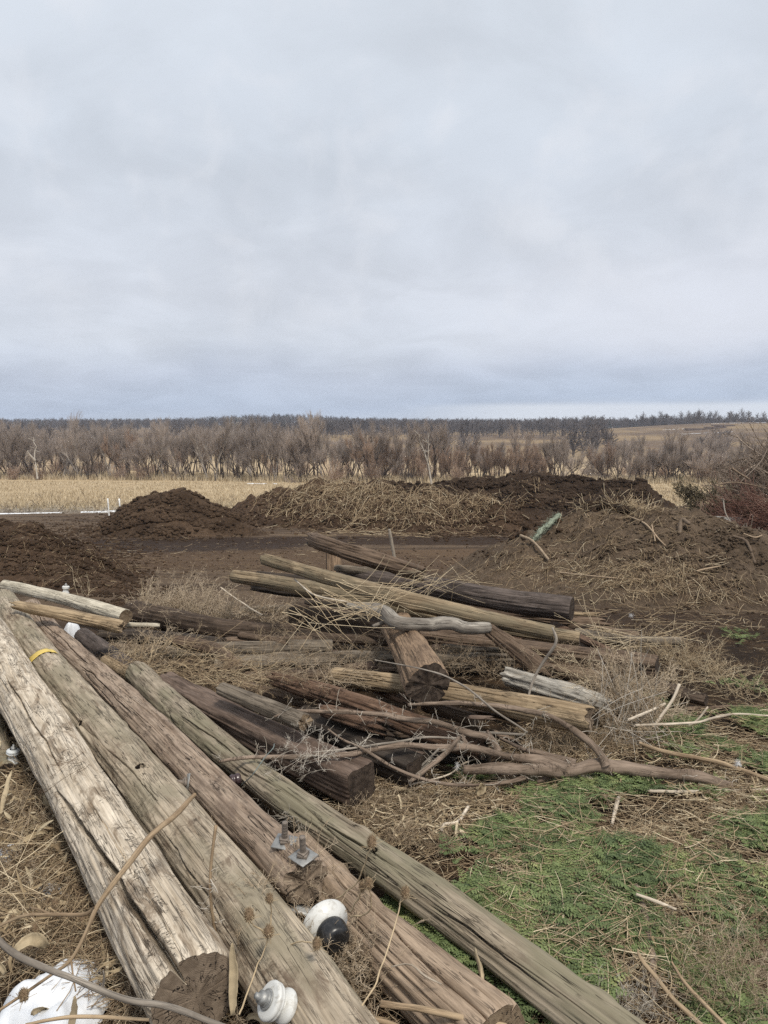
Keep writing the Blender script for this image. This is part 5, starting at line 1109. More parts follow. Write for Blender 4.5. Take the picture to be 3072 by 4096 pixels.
weed('golden brown weed tangle at the top of the mossy pole', [(660, 2680, .28, 36, .42, dict(mode='lay', aim=(1, -.2, .1))), (820, 2690, .3, 40, .46, dict(mode='lay', aim=(1, -.3, .05))), (960, 2720, .34, 22, .36, dict(mode='lay', aim=(1, -.4, .1))), (560, 2650, .26, 22, .35, dict(mode='ball'))], M_straw, 3, side=4, sub=2, r=.0021, curl=.2, tone=(.15, .8))
weed('thin grey weed mat over the weathered beam at mid pile', [(900, 2640, .26, 20, .36, dict(mode='ball')), (1080, 2640, .28, 26, .38, dict(mode='ball')), (1240, 2650, .28, 26, .36, dict(mode='ball')), (1160, 2560, .3, 20, .36, dict(mode='ball'))], M_weed, 4, side=5, sub=3, r=.0014, curl=.3, tone=(.05, .7))
weed('wiry weed mat left of the stout orange brown post', [(1400, 2660, .3, 24, .34, dict(mode='ball')), (1500, 2620, .34, 14, .3, dict(mode='ball')), (1330, 2740, .36, 22, .34, dict(mode='ball')), (1150, 2750, .3, 18, .34, dict(mode='ball'))], M_weed, 5, side=5, sub=3, r=.0016, curl=.3, tone=(.15, .9))
weed('small spiky weeds sprouting right of the stout post', [(1740, 2640, .2, 10, .30), (1850, 2640, .2, 10, .32), (1920, 2640, .2, 10, .30), (1800, 2690, .24, 24, .28, dict(mode='ball')), (1950, 2680, .24, 24, .30, dict(mode='ball'))], M_weed, 6, side=5, sub=3, r=.0014, tone=(.1, .7))
weed('wiry grey weeds over the bleached white log', [(2050, 2700, .26, 22, .32, dict(mode='ball')), (2150, 2720, .28, 22, .32, dict(mode='ball')), (2280, 2680, .28, 34, .34, dict(mode='ball')), (2380, 2720, .2, 30, .34, dict(mode='ball'))], M_weed, 7, side=4, sub=3, r=.0014, curl=.28, tone=(.1, .8))
weed('tall dry weed cluster at the right end of the tan grooved pole', [(2480, 2900, .03, 30, .62), (2520, 2890, .03, 26, .62), (2450, 2870, .1, 26, .5, dict(mode='ball')), (2560, 2920, .05, 30, .44, dict(mode='ball')), (2620, 2880, .05, 20, .4, dict(mode='ball'))], M_weed, 8, side=6, sub=3, r=.0023, curl=.14, tone=(.35, 1))
weed('heap of fine yellow straw weeds right of the sawn beam end', [(2660, 2640, .03, 60, .42, dict(mode='ball')), (2780, 2660, .03, 70, .45, dict(mode='ball')), (2880, 2700, .02, 60, .42, dict(mode='ball')), (2720, 2740, .02, 50, .4, dict(mode='ball')), (2960, 2760, .02, 40, .38, dict(mode='ball')), (2560, 2590, .05, 34, .36, dict(mode='ball')), (3050, 2820, .02, 30, .36, dict(mode='ball'))], M_straw, 9, side=4, sub=1, r=.0018, tone=(.35, 1), curl=.2)
weed('slender yellowish sapling weed rising before the dirt yard', [(2478, 2850, .03, 3, 1.45, dict(aim=(-.06, .05, 1), curl=.05))], M_straw, 10, side=9, sub=4, r=.0034, curl=.1, tone=(.8, 1))
weed('tuft of dry weed under the tan grooved pole end', [(2130, 3000, .02, 60, .30, dict(mode='ball')), (2250, 3010, .02, 70, .32, dict(mode='ball')), (2360, 3000, .02, 60, .30, dict(mode='ball')), (2200, 2940, .06, 50, .28, dict(mode='ball')), (2440, 2990, .02, 50, .28, dict(mode='ball')), (2060, 3010, .02, 30, .24, dict(mode='ball'))], M_weed, 11, side=4, sub=1, r=.0017, curl=.4, tone=(.05, .8))
weed('pale wiry weed at the sawn end of the big square beam', [(1250, 3030, .36, 9, .24, dict(mode='ball')), (1190, 2990, .36, 8, .22, dict(mode='ball')), (1300, 3060, .3, 8, .2, dict(mode='ball'))], M_greyweed, 12, side=6, sub=4, r=.0013, curl=.12, tone=(.5, 1))
weed('brown wiry litter weed between the beam end and the mossy pole', [(1450, 3280, .02, 70, .20, dict(mode='ball')), (1560, 3230, .02, 70, .22, dict(mode='ball')), (1700, 3250, .02, 60, .22, dict(mode='ball')), (1600, 3360, .02, 60, .2, dict(mode='ball')), (1760, 3400, .02, 50, .2, dict(mode='ball')), (1380, 3200, .02, 40, .2, dict(mode='ball')), (1850, 3160, .02, 40, .2, dict(mode='ball'))], M_weed, 13, side=4, sub=1, r=.0013, curl=.35, tone=(.0, .75))
weed('grey fuzzy weed mound in the bottom right corner', [(2850, 3850, .02, 70, .24, dict(mode='ball')), (2960, 3930, .02, 80, .26, dict(mode='ball')), (3050, 3850, .02, 70, .24, dict(mode='ball')), (2760, 3760, .02, 46, .22, dict(mode='ball')), (2880, 4030, .02, 70, .24, dict(mode='ball')), (3040, 4060, .02, 70, .24, dict(mode='ball')), (2700, 3990, .02, 30, .2, dict(mode='ball'))], M_weed, 14, side=4, sub=2, r=.0011, curl=.3, tone=(.1, .95))
weed('pale curly weed along the lower right edge of the mossy pole', [(2440, 4050, .02, 40, .16, dict(mode='ball')), (2520, 4080, .02, 40, .16, dict(mode='ball')), (2560, 3990, .02, 26, .15, dict(mode='ball'))], M_greyweed, 15, side=4, sub=2, r=.001, curl=.3, tone=(.3, 1))
weed('wiry weeds in the gap between the two nearest poles', [(900, 3760, .12, 20, .28), (860, 3500, .10, 12, .24, dict(mode='ball')), (960, 3900, .15, 30, .22, dict(mode='ball')), (1030, 3600, .3, 10, .16, dict(mode='ball'))], M_weed, 16, side=6, sub=3, r=.0012, curl=.25, tone=(.3, 1))
weed('wiry weeds round the black capped insulator', [(1230, 3700, .12, 26, .26, dict(mode='ball')), (1330, 3820, .12, 40, .26, dict(mode='ball')), (1420, 3900, .1, 36, .24, dict(mode='ball')), (1180, 3560, .2, 14, .3), (1480, 3960, .08, 30, .22, dict(mode='ball')), (1280, 3880, .14, 30, .2, dict(mode='ball'))], M_weed, 17, side=5, sub=3, r=.0012, curl=.25, tone=(.3, 1))
weed('curly pale stems behind the two upright bolts', [(1180, 3300, .12, 14, .20), (1230, 3350, .12, 12, .18), (1010, 3160, .1, 10, .16), (1090, 3230, .1, 12, .16)], M_greyweed, 18, side=4, sub=2, r=.0013, curl=.3, tone=(.4, 1))
weed('dead weed sprig lying on the whitish pole', [(330, 3045, .52, 5, .26, dict(mode='lay', aim=(-.8, -.5, .1)))], M_twig, 19, side=6, sub=4, r=.0012, curl=.15)
weed('brown weed mass heaped along the left side of the whitish pole', [(60, 3240, .08, 50, .26, dict(mode='ball')), (140, 3330, .08, 50, .26, dict(mode='ball')), (60, 3500, .08, 60, .24, dict(mode='ball')), (200, 3480, .08, 60, .24, dict(mode='ball')), (260, 3620, .06, 50, .22, dict(mode='ball')), (120, 3640, .06, 60, .22, dict(mode='ball')), (330, 3740, .06, 50, .2, dict(mode='ball')), (60, 3790, .06, 50, .2, dict(mode='ball')), (430, 3850, .06, 40, .18, dict(mode='ball')), (20, 3140, .06, 40, .26, dict(mode='ball')), (500, 3980, .06, 40, .18, dict(mode='ball')), (560, 4060, .06, 40, .18, dict(mode='ball'))], M_weed, 20, side=4, sub=2, r=.0012, curl=.3, tone=(.05, .95))
weed('thin dry weeds rising behind the far pale pole', [(330, 2380, .15, 4, .5, dict(aim=(-.1, 0, 1))), (340, 2385, .15, 3, .3), (560, 2440, .05, 8, .55)], M_straw, 21, side=4, sub=1, r=.0028, curl=.12, tone=(.7, 1))
weed('twiggy weeds in the hollow between the raised poles and the dark beam', [(1020, 2460, .05, 30, .50, dict(mode='lay', aim=(.5, 0, .6))), (1100, 2480, .05, 34, .46, dict(mode='ball')), (940, 2450, .05, 20, .4, dict(mode='ball')), (1200, 2360, .3, 16, .4, dict(mode='lay', aim=(1, -.1, .3)))], M_weed, 22, side=4, sub=2, r=.0022, curl=.2, tone=(.2, 1))
def bundle(label, spots, mat, seed, r=.0034, tone=(.6, 1), group='bundles of bent straw stalks'):
    g = np.random.default_rng(seed); mb = MB(); o0 = on(*spots[0][:3])
    for (px, py, h, n, L, aim, sp) in spots:
        C = on(px, py, h); S = C + g.normal(0, .08, (n, 3)) * [1, 1, .4]; D = np.asarray(aim, float) + g.normal(0, sp, (n, 3)); S = S - D / np.linalg.norm(D, axis=1, keepdims=True) * L * .45
        P = wander(S, D, L * g.uniform(.5, 1.1, n), 9, .05, .01, g)
        kx = g.integers(3, 7, n)            # some stalks are kinked
        for i in np.nonzero(g.random(n) < .4)[0]:
            d = g.normal(0, 1, 3) * .7 + [0, 0, -.3]; seg = np.linalg.norm(P[i, 1] - P[i, 0]); d /= np.linalg.norm(d); k = kx[i]; P[i, k:] = P[i, k - 1] + d * seg * np.arange(1, 10 - k)[:, None]
        tubes(mb, P, r * g.uniform(.5, 1.1, n)[:, None] * np.linspace(1, .6, 9)[None], 4, g.uniform(*tone, n))
    o = mb.build('straw_bundle', mat, None, o0); tag(o, label, 'straw bundle', group)
bundle('long bent straw stalks draped over the long greenish pole', [(1500, 2400, .86, 15, .85, (1, .1, .15), .45), (1420, 2440, .80, 13, .75, (1, -.2, -.1), .35), (1550, 2350, .92, 12, .7, (.6, .1, .6), .5), (1330, 2470, .74, 9, .8, (.8, -.35, -.4), .2), (1270, 2540, .5, 6, .7, (.8, -.3, -.5), .2)], M_straw, 31)
bundle('scattered straw stalks over the thick purplish black log', [(1780, 2320, .74, 11, .75, (1, 0, .15), .45), (1700, 2300, .8, 10, .7, (.8, 0, .4), .45), (1900, 2320, .62, 7, .6, (1, 0, .2), .35), (1620, 2340, .76, 10, .7, (.8, -.2, .5), .4)], M_straw, 32)
bundle('straw stalks leaning by the slim brown log at right', [(2520, 2560, .2, 16, .9, (1, -.1, .05), .2), (2400, 2530, .25, 12, .7, (.5, -.1, .7), .35), (2700, 2540, .14, 14, .5, (1, .1, .25), .3), (2560, 2440, .1, 3, .8, (.7, 0, -.7), .1)], M_straw, 33)
bundle('tall straw stalks standing in the cluster at the right of the pile', [(2500, 2780, .3, 26, .8, (-.15, 0, 1), .3), (2560, 2850, .2, 24, .7, (.2, 0, 1), .45), (2440, 2820, .3, 20, .7, (0, -.2, 1), .3), (2620, 2960, .08, 16, .6, (.8, -.4, .2), .3)], M_greyweed, 34, .0032, (.4, 1))
bundle('loose straw stalks poking out of the tangled weeds at upper left', [(780, 2600, .3, 12, .6, (1, -.2, .2), .4), (960, 2620, .34, 10, .6, (.7, -.3, .4), .5), (1080, 2680, .3, 10, .6, (1, 0, .3), .3), (600, 2600, .28, 10, .5, (.8, -.2, .3), .5)], M_straw, 35, .0028, (.4, .9))
bundle('stiff pale stalks over the left weed heap', [(90, 3560, .2, 14, .5, (1, .1, .2), .4), (150, 3420, .2, 12, .5, (.7, .4, .4), .5), (60, 3300, .2, 12, .5, (.5, .6, .5), .5), (250, 3700, .18, 10, .4, (1, .2, .1), .4)], M_straw, 36, .0028, (.4, 1))
# teasel heads
GTz = 'spiny dry teasel heads'
def teasel(px, py, h, label, size=.019, stem=None, seed=0):
    g = np.random.default_rng(seed + 77); C = on(px, py, h); o = empty('teasel', C, label, 'teasel', GTz); mb = MB(); n = 260
    d = g.normal(0, 1, (n, 3)); d /= np.linalg.norm(d, axis=1, keepdims=True); B = d * [.8 * size, .8 * size, 1.15 * size]; P = np.stack([B * .6, B * g.uniform(1.1, 1.45, (n, 1))], 1)
    tubes(mb, P, np.array([[.0014, .0003]]), 3, g.uniform(.2, .9, n)); Vh, Qh = lathe([(-1.15 * size, .001), (-.9 * size, .45 * size), (-.3 * size, .75 * size), (.3 * size, .75 * size), (.9 * size, .45 * size), (1.15 * size, .001)], np.zeros(3), (0, 0, 1), 12); mb.add(Vh, Qh, None, .15)
    br = 6; D = g.normal(0, 1, (br, 3)) * [1, 1, .2]; S0 = np.tile([0, 0, -size], (br, 1)); tubes(mb, wander(S0, D + [0, 0, .5], size * 2.2, 5, .2, 0, g), .0009, 3, .7); mb.build('seed_head', M_straw, o)
    if stem:
        P = spline(np.array([C - [0, 0, size]] + [on(*q) for q in stem]), 26) - C; mb = MB(); P += .003 * np.stack([noise3(np.arange(26) * .4, j * 2., seed) for j in range(3)], 1); tubes(mb, P[None], np.linspace(.0022, .0033, 26)[None], 6, .75); mb.build('stem', M_straw, o)
teasel(1487, 3368, .62, 'upright golden teasel head over the mossy pole', .021, [(1470, 3420, .56), (1432, 3525, .42), (1380, 3570, .34), (1330, 3610, .26)], 1)
teasel(1474, 3535, .52, 'pale grey teasel head on the red brown pole, right of a pair', .018, [(1485, 3600, .42), (1470, 3650, .34), (1400, 3668, .28)], 2)
teasel(1450, 3545, .48, 'darker teasel head, left of the pair on the red brown pole', .016, [(1430, 3600, .38), (1400, 3650, .3)], 3)
teasel(1622, 3570, .50, 'small teasel head in front of the mossy pole knot', .018, [(1600, 3605, .46), (1592, 3660, .42), (1563, 3750, .38), (1497, 3945, .3), (1400, 4090, .24)], 4)
teasel(1268, 3775, .42, 'teasel head hanging below the black insulator cap', .017, [(1230, 3765, .40), (1150, 3780, .34), (1050, 3800, .28)], 5)
teasel(1078, 3594, .50, 'leaf wrapped teasel head beside the steel strap', .015, [(1085, 3660, .42), (1070, 3760, .34), (1020, 3880, .26)], 6)
teasel(996, 3660, .48, 'open hollow teasel head on the grey green pole', .020, [(1015, 3700, .42), (1062, 3735, .36)], 7)
teasel(1074, 3726, .44, 'ragged teasel head just left of the big insulator', .019, [(1060, 3790, .38), (1010, 3910, .3), (960, 4060, .24)], 8)
for i, (a, b_, h, lab) in enumerate(((95, 3980, .40, 'brown teasel head over the snow patch'), (220, 3612, .34, 'teasel head above the fork of the golden stalk at left'), (50, 3680, .3, 'faded teasel head at the left edge'), (140, 3715, .26, 'flattened teasel head under the golden stalk fork'), (330, 3672, .26, 'dark teasel head deep in the left weed heap'))): teasel(a, b_, h, lab, .017, None, 20 + i)

# ------------------------------------------------------------------ loose straw litter over the ground (uncountable)
def litter(name, label, px, py, lift, L, r, tone, mat, seed, curl=.18, tilt=.12, k=5, mesh3=True):
    g = np.random.default_rng(seed); x, y, ok = hit(px, py); lift = np.broadcast_to(lift, px.shape)[ok]; n = len(x); z = surf_z(x, y) + g.uniform(0, 1, n) * lift
    a = g.uniform(0, 6.283, n); D = np.c_[np.cos(a), np.sin(a), g.normal(0, tilt, n)]; Ls = g.uniform(*L, n); mb = MB()
    P = wander(np.c_[x, y, z + .004], D, Ls, k, curl, 0, g); P -= (P[:, k // 2] - P[:, 0])[:, None] * 1.0
    zz = surf_z(P[:, :, 0].ravel(), P[:, :, 1].ravel()).reshape(n, k); P[:, :, 2] = zz + (P[:, :, 2] - P[:, :1, 2]) * .5 + (z - surf_z(x, y))[:, None] + .003
    tubes(mb, P, (g.uniform(*r, n) * np.sqrt(np.maximum(y, 2) / 3))[:, None] * np.linspace(1, .6, k)[None], 3, np.clip(g.normal(*tone, n), 0, 1)); o = mb.build(name, mat); tag(o, label, None, None, 'stuff'); return o
g = np.random.default_rng(41)
def ell(n, spots, g=g):
    w = np.array([s[2] * s[3] * (s[4] if len(s) > 4 else 1) for s in spots], float); i = g.choice(len(spots), n, p=w / w.sum()); s = np.array([q[:4] for q in spots], float)[i]
    a = g.uniform(0, 6.283, n); r = np.sqrt(g.uniform(0, 1, n)) * (1 + .25 * g.normal(0, 1, n)); return s[:, 0] + s[:, 2] * r * np.cos(a), s[:, 1] + s[:, 3] * r * np.sin(a)
px = g.uniform(-400, 3450, 15000); py = 2560 + (g.uniform(0, 1, 15000) ** .9) * 1700
kp = (px > 0) | (g.random(15000) < .5); litter('straw_litter', 'dry straw and stem bits strewn over the ground round the pile', px[kp], py[kp], .04, (.04, .18), (.0007, .0017), (.38, .3), M_straw, 42)
px, py = ell(9500, [(2560, 3440, 190, 70, 1.5), (2720, 3520, 150, 70, 1.4), (1700, 3300, 340, 170, .6), (2080, 3480, 150, 60, 1.6), (2960, 3250, 190, 110, 1.3), (2250, 3640, 240, 40, 1.5), (2250, 3010, 260, 90, 1.3), (2620, 2980, 260, 90, 1.2), (2900, 3060, 260, 70, 1.0), (2150, 3210, 300, 70, 1.2), (2950, 3650, 160, 110, 1.2), (2540, 3700, 140, 80, .8), (1500, 3200, 200, 80, 1)])
litter('straw_litter', 'thicker patches of tan straw and chopped stems between the green weeds', px, py, .06, (.03, .20), (.0008, .0024), (.52, .3), M_straw, 43)
px, py = ell(6500, [(150, 3350, 260, 330), (250, 3750, 300, 260, 1.2), (50, 3150, 150, 150), (500, 4050, 250, 100)])
litter('chaff', 'dead stems and chaff heaped at left of the whitish pole', px, py, .16, (.05, .32), (.0010, .0024), (.45, .27), M_straw, 44, .3, .4)
px, py = ell(2600, [(2550, 2330, 300, 60, 2.6), (2250, 2300, 200, 60, .7), (2600, 2380, 420, 40, 1.2), (2430, 2070, 190, 40, 1.6), (2350, 2180, 150, 50, .5), (2560, 2060, 100, 40, 1.2), (2700, 2200, 300, 160, .12), (2900, 2420, 300, 40, .8), (2100, 2300, 200, 60, .8), (2700, 2480, 420, 70, .6)])
litter('straw_litter', 'straw and twigs over the right dirt mound and its foot', px, py, .05, (.06, .42), (.0010, .0024), (.45, .3), M_straw, 45, .16, .25)
px, py = ell(4800, [(1500, 2010, 300, 50, 1.3), (1850, 2040, 200, 40, 1.3), (1350, 2000, 200, 50, 1), (1450, 2080, 300, 50, .7), (1150, 2010, 160, 40, .4), (1700, 2080, 300, 50, .5), (1650, 2140, 400, 15, .4), (1100, 2070, 120, 25, .3), (2150, 1990, 100, 30, .3), (2000, 2060, 40, 15, .6)])
litter('straw_litter', 'long straw hanging over the middle dirt mound', px, py, .10, (.2, 1.0), (.0018, .0046), (.40, .3), M_straw, 46, .14, .3)
px, py = ell(2600, [(300, 2230, 300, 150), (700, 2060, 260, 80, .6), (1000, 2250, 700, 120, .7), (2000, 1980, 500, 50, .7), (2500, 2200, 400, 150, .6)])
litter('straw_litter', 'sparse stems and root hairs across the bare dirt', px, py, .02, (.06, .35), (.0010, .0022), (.35, .25), M_straw, 47)
px, py = ell(3800, [(2350, 3420, 400, 200), (2250, 3700, 300, 250), (2800, 3500, 300, 300), (2500, 3850, 350, 220), (2900, 2960, 260, 90)])
litter('straw_litter', 'single dry stems lying on top of the green weeds', px, py, .09, (.04, .26), (.0008, .0026), (.62, .25), M_straw, 48, .14, .2)
# clods of earth
def clods(px, py, smin, smax, mat, label, seed):
    g = np.random.default_rng(seed); x, y, ok = hit(px, py); n = len(x); z = surf_z(x, y); mb = MB(); s = smin + (smax - smin) * g.uniform(0, 1, n) ** 3
    phi = (1 + 5 ** .5) / 2; I = np.array([(-1, phi, 0), (1, phi, 0), (-1, -phi, 0), (1, -phi, 0), (0, -1, phi), (0, 1, phi), (0, -1, -phi), (0, 1, -phi), (phi, 0, -1), (phi, 0, 1), (-phi, 0, -1), (-phi, 0, 1)]) / 1.9
    F = np.array([(0, 11, 5), (0, 5, 1), (0, 1, 7), (0, 7, 10), (0, 10, 11), (1, 5, 9), (5, 11, 4), (11, 10, 2), (10, 7, 6), (7, 1, 8), (3, 9, 4), (3, 4, 2), (3, 2, 6), (3, 6, 8), (3, 8, 9), (4, 9, 5), (2, 4, 11), (6, 2, 10), (8, 6, 7), (9, 8, 1)])
    V = I[None] * (1 + g.uniform(-.35, .35, (n, 12, 1))) * s[:, None, None] * [1, 1, .7] + np.c_[x, y, z + s * .25][:, None]; mb.add(V.reshape(-1, 3), None, (F[None] + (np.arange(n) * 12)[:, None, None]).reshape(-1, 3)); o = mb.build('dirt_clods', mat, None, None, False); tag(o, label, None, None, 'stuff')
px, py = ell(9000, [(250, 2210, 320, 130), (480, 2310, 130, 40, .6), (520, 2400, 200, 60, .5), (430, 2220, 40, 20, .5)]); clods(px, py, .006, .05, M_soil, 'crumbs and clods of earth over the left dirt mound', 1)
px, py = ell(7000, [(700, 2080, 280, 70), (560, 2130, 300, 30, .4)]); clods(px, py, .01, .10, M_soil_mid, 'crumbs and clods of earth over the rounded dirt mound', 2)
px, py = ell(12000, [(1800, 2090, 260, 60), (1500, 2060, 500, 70), (2060, 2090, 140, 60)]); clods(px, py, .012, .10, M_soil, 'lumps of earth on the straw covered mound', 3)
px, py = ell(12000, [(1950, 1960, 300, 35), (2300, 1980, 250, 50), (2400, 2000, 180, 40)]); clods(px, py, .02, .13, M_soil_black, 'black lumps of earth on the long ridge', 4)
px, py = ell(6000, [(2700, 2220, 380, 180)]); clods(px, py, .004, .035, M_soil_grey, 'crumbs of earth over the right dirt mound', 5)
px, py = ell(2600, [(1100, 2230, 900, 110), (2000, 2250, 900, 60, .5), (2700, 2500, 500, 90, .8), (300, 2110, 300, 30, .5), (1900, 2160, 600, 25, .5)]); clods(px, py, .004, .035, M_soil_mid, 'small crumbs of earth over the bare yard', 6)

# ------------------------------------------------------------------ green ferny ground weeds
def green_mat():
    m, N, b = new_mat('ferny_green'); c = N.ramp(attr(N, 'tone'), [(0, (.072, .100, .040)), (.45, (.134, .174, .066)), (.8, (.225, .25, .10)), (1, (.36, .36, .16))])
    c = N.mix(.5, c, N.mix(1.0, c, N.ramp(N.noise(obj_co(N), 8, 3), [(.35, .7), (.65, 1.3)]), 'MULTIPLY')); N.set(b.inputs['Base Color'], c); b.inputs['Roughness'].default_value = .6; b.inputs['Specular IOR Level'].default_value = .3; return m
def ferns(px, py, seed, thr=.0):
    g = np.random.default_rng(seed); x, y, ok = hit(px, py); nz = fbm(x * 3.1, y * 3.1, 5., 3) * 1.6 + .25 * fbm(x * 12, y * 12, 2., 2)
    k = nz > thr + g.normal(0, .08, len(x)); x, y, nz = x[k], y[k], nz[k]; n = len(x); pairs = 8; pl = 3
    a = g.uniform(0, 6.283, n); L = g.uniform(.04, .12, n) * (1 + .5 * noise3(x * 6, y * 6, 4.)); el = g.uniform(.15, .9, n); t = np.linspace(.15, 1, pairs)[None]
    arc = .5 * (1 - .9 * t); H = L[:, None] * (np.sin(el)[:, None] * t - .55 * t ** 2 * np.sin(el)[:, None]); Rr = L[:, None] * np.cos(el * .8)[:, None] * t
    dx, dy = np.cos(a)[:, None], np.sin(a)[:, None]; z = surf_z(x, y); C = np.stack([x[:, None] + dx * Rr, y[:, None] + dy * Rr, z[:, None] + .028 + H * 1.5], -1)
    F = np.stack([dx + 0 * t, dy + 0 * t, .3 - t * .6 * np.sin(el)[:, None]], -1); F /= np.linalg.norm(F, axis=2, keepdims=True); S = np.stack([-dy + 0 * t, dx + 0 * t, 0 * t + 0 * dx], -1)
    out = []; wl = (L[:, None] * .34 * (1.05 - t * .85))[..., None]
    for sg in (-1, 1):
        d = S * sg + F * .55 + g.normal(0, .12, S.shape); d /= np.linalg.norm(d, axis=2, keepdims=True); nrm = np.cross(d, F); nrm /= np.linalg.norm(nrm, axis=2, keepdims=True) + 1e-9; w = np.cross(nrm, d); 
        base = C; 
        for f0, f1, hw in ((0, .55, .30), (.42, 1.0, .22)):
            p0 = base + d * wl * f0; p1 = base + d * wl * (f0 + f1) / 2 + w * wl * hw + [0, 0, .001]; p2 = base + d * wl * f1 - [0, 0, .004]; p3 = base + d * wl * (f0 + f1) / 2 - w * wl * hw; out.append(np.stack([p0, p1, p2, p3], 2))
    Vv = np.stack(out, 2).reshape(-1, 3); mb = MB(); tone = np.clip(.38 + .5 * fbm(x * 5, y * 5, 9., 2) + g.normal(0, .13, n) + .5 * (noise3(x * 2.3, y * 2.3, 6.) > .62), 0, 1)
    mb.add(Vv, np.arange(len(Vv)).reshape(-1, 4), None, np.repeat(tone, pairs * 4 * 4)); return mb
gm = green_mat()
px, py = ell(24000, [(2350, 3420, 380, 190, 1), (2800, 3430, 330, 190, 1), (2250, 3600, 250, 130, 1), (2150, 3760, 260, 170, 1.1), (2450, 3860, 330, 230, 1.1), (2750, 3620, 300, 150, .8), (2330, 3240, 260, 60, 1), (2700, 3230, 330, 50, .8), (2000, 3640, 120, 80, 1), (2950, 3300, 150, 60, .6), (2050, 3320, 120, 90, .8), (2700, 3950, 300, 180, .8), (3050, 3450, 150, 200, .8)])
o = ferns(px, py, 61, -.17).build('green_weeds', gm, None, None, False); tag(o, 'low ferny green weeds covering the ground at lower right', None, None, 'stuff')
px, py = ell(8000, [(2900, 2960, 260, 80, 1.4), (3000, 2880, 120, 60, 1), (1900, 3130, 70, 26, 2), (2950, 3190, 160, 30, .8), (2700, 2960, 110, 40, .8), (2650, 2820, 60, 30, 1), (2960, 2790, 100, 30, .8), (2950, 2560, 60, 18, .5), (2450, 3170, 130, 30, 1), (3060, 3000, 120, 120, .8)])
o = ferns(px, py, 62, -.12).build('green_weeds', gm, None, None, False); tag(o, 'scattered green weed tufts round the forked branch and right log ends', None, None, 'stuff')
px, py = ell(1800, [(1640, 3560 + 130, 80, 60), (1780, 3900, 140, 60), (1650, 3820, 100, 60), (560, 3300, 20, 20, .2)]); o = ferns(px, py, 63, -.3).build('green_weeds', gm, None, None, False); tag(o, 'green weeds in the shade between the two right hand poles', None, None, 'stuff')

# ------------------------------------------------------------------ corn husks and dead leaves
m_husk = stalk_mat('corn_husk', [(0, (.13, .09, .05)), (.5, (.31, .235, .14)), (1, (.54, .46, .32))], .6)
def husk(label, px, py, h, L, w, aim, curl, seed, up=(0, -.3, 1)):
    g = np.random.default_rng(seed); C = on(px, py, h); P = wander(C[None], np.array([aim], float), L, 14, curl, .05, g); t = np.linspace(0, 1, 14); mb = MB()
    ribbon(mb, P, (w * np.sin(np.pi * np.clip(t * .92 + .06, 0, 1)) ** .6)[None], np.array(up, float), .7, .5, 7); V = mb.V[0]; V += .0018 * np.stack([noise3(V[:, 0] * 160, V[:, 1] * 160, V[:, 2] * 160 + j * 9) for j in range(3)], 1)
    o = mb.build('corn_husk', m_husk, None, C); tag(o, label, 'corn husk', 'dry corn husks'); o.modifiers.new('t', 'SOLIDIFY').thickness = .0008
husk('wide ribbed husk curled between the two right hand poles', 1925, 3935, .14, .12, .030, (-.2, .7, .9), .12, 1, (1, -.5, 0)); husk('tall folded husk beside the whitish pole end', 930, 4060, .22, .22, .016, (.2, .25, 1), .16, 2, (0, -1, .2)); husk('husk strip leaning by the spool insulator', 985, 4080, .2, .20, .014, (.5, .4, .9), .2, 3, (0, -1, 0))
husk('pale husk scrap on the litter below the forked branch', 1905, 3175, .05, .09, .030, (.7, .1, .3), .25, 4, (0, -.8, 1)); husk('narrow husk hanging over the snow patch', 300, 3985, .36, .13, .011, (.1, -.1, -1), .08, 5, (0, -1, .2)); husk('husk poking out of the hole in the snow', 130, 4060, .16, .09, .014, (.2, -.1, 1), .2, 6, (0, -1, 0))
husk('golden husk at the left edge above the snow', 60, 3800, .22, .15, .022, (.6, .3, .5), .25, 7, (0, -.8, .6)); husk('crumpled husk under the grey stick at left', 20, 3900, .2, .15, .016, (.2, .5, .9), .2, 8, (0, -1, .2)); husk('long yellow husk blade in the left weed heap', 40, 3400, .14, .30, .014, (.6, .7, .5), .1, 9, (0, -.8, .5))
husk('broad tan husk blade low in the left weed heap', 90, 3340, .12, .26, .016, (.3, .9, .2), .12, 10, (0, -.8, .8)); husk('bright husk blade at the far left edge', 5, 3260, .14, .24, .014, (0, .4, 1), .1, 11, (0, -1, 0)); husk('husk fragment beside the whitish pole', 175, 3180, .2, .12, .012, (.3, -.5, -.6), .15, 12, (0, -1, .5))
g = np.random.default_rng(66); px, py = ell(420, [(90, 3250, 160, 160), (120, 3500, 200, 160), (60, 3850, 150, 120), (300, 3650, 150, 130, .6), (600, 4070, 200, 60), (940, 3980, 60, 80, .6)]); x, y, ok = hit(px, py); n = len(x)
P = wander(np.c_[x, y, surf_z(x, y) + g.uniform(.01, .2, n)], g.normal(0, 1, (n, 3)) * [1, 1, .6], g.uniform(.03, .14, n), 6, .22, 0, g); mb = MB(); ribbon(mb, P, g.uniform(.003, .009, n)[:, None] * np.sin(np.linspace(.25, 2.9, 6))[None], g.normal(0, 1, (1, 1, 3)) * 0 + np.array([0, -.7, 1.]), g.uniform(.1, 1, n), .5, 3)
tag(mb.build('husk_litter', m_husk), 'torn bits of corn leaf mixed through the left weed heap', None, None, 'stuff')
px, py = ell(1500, [(2560, 3440, 190, 70), (1750, 3300, 300, 150), (2400, 3160, 400, 60), (2250, 3640, 240, 40), (2900, 3250, 200, 100), (2700, 3600, 200, 100), (2500, 3800, 300, 200, .4)]); x, y, ok = hit(px, py); n = len(x)
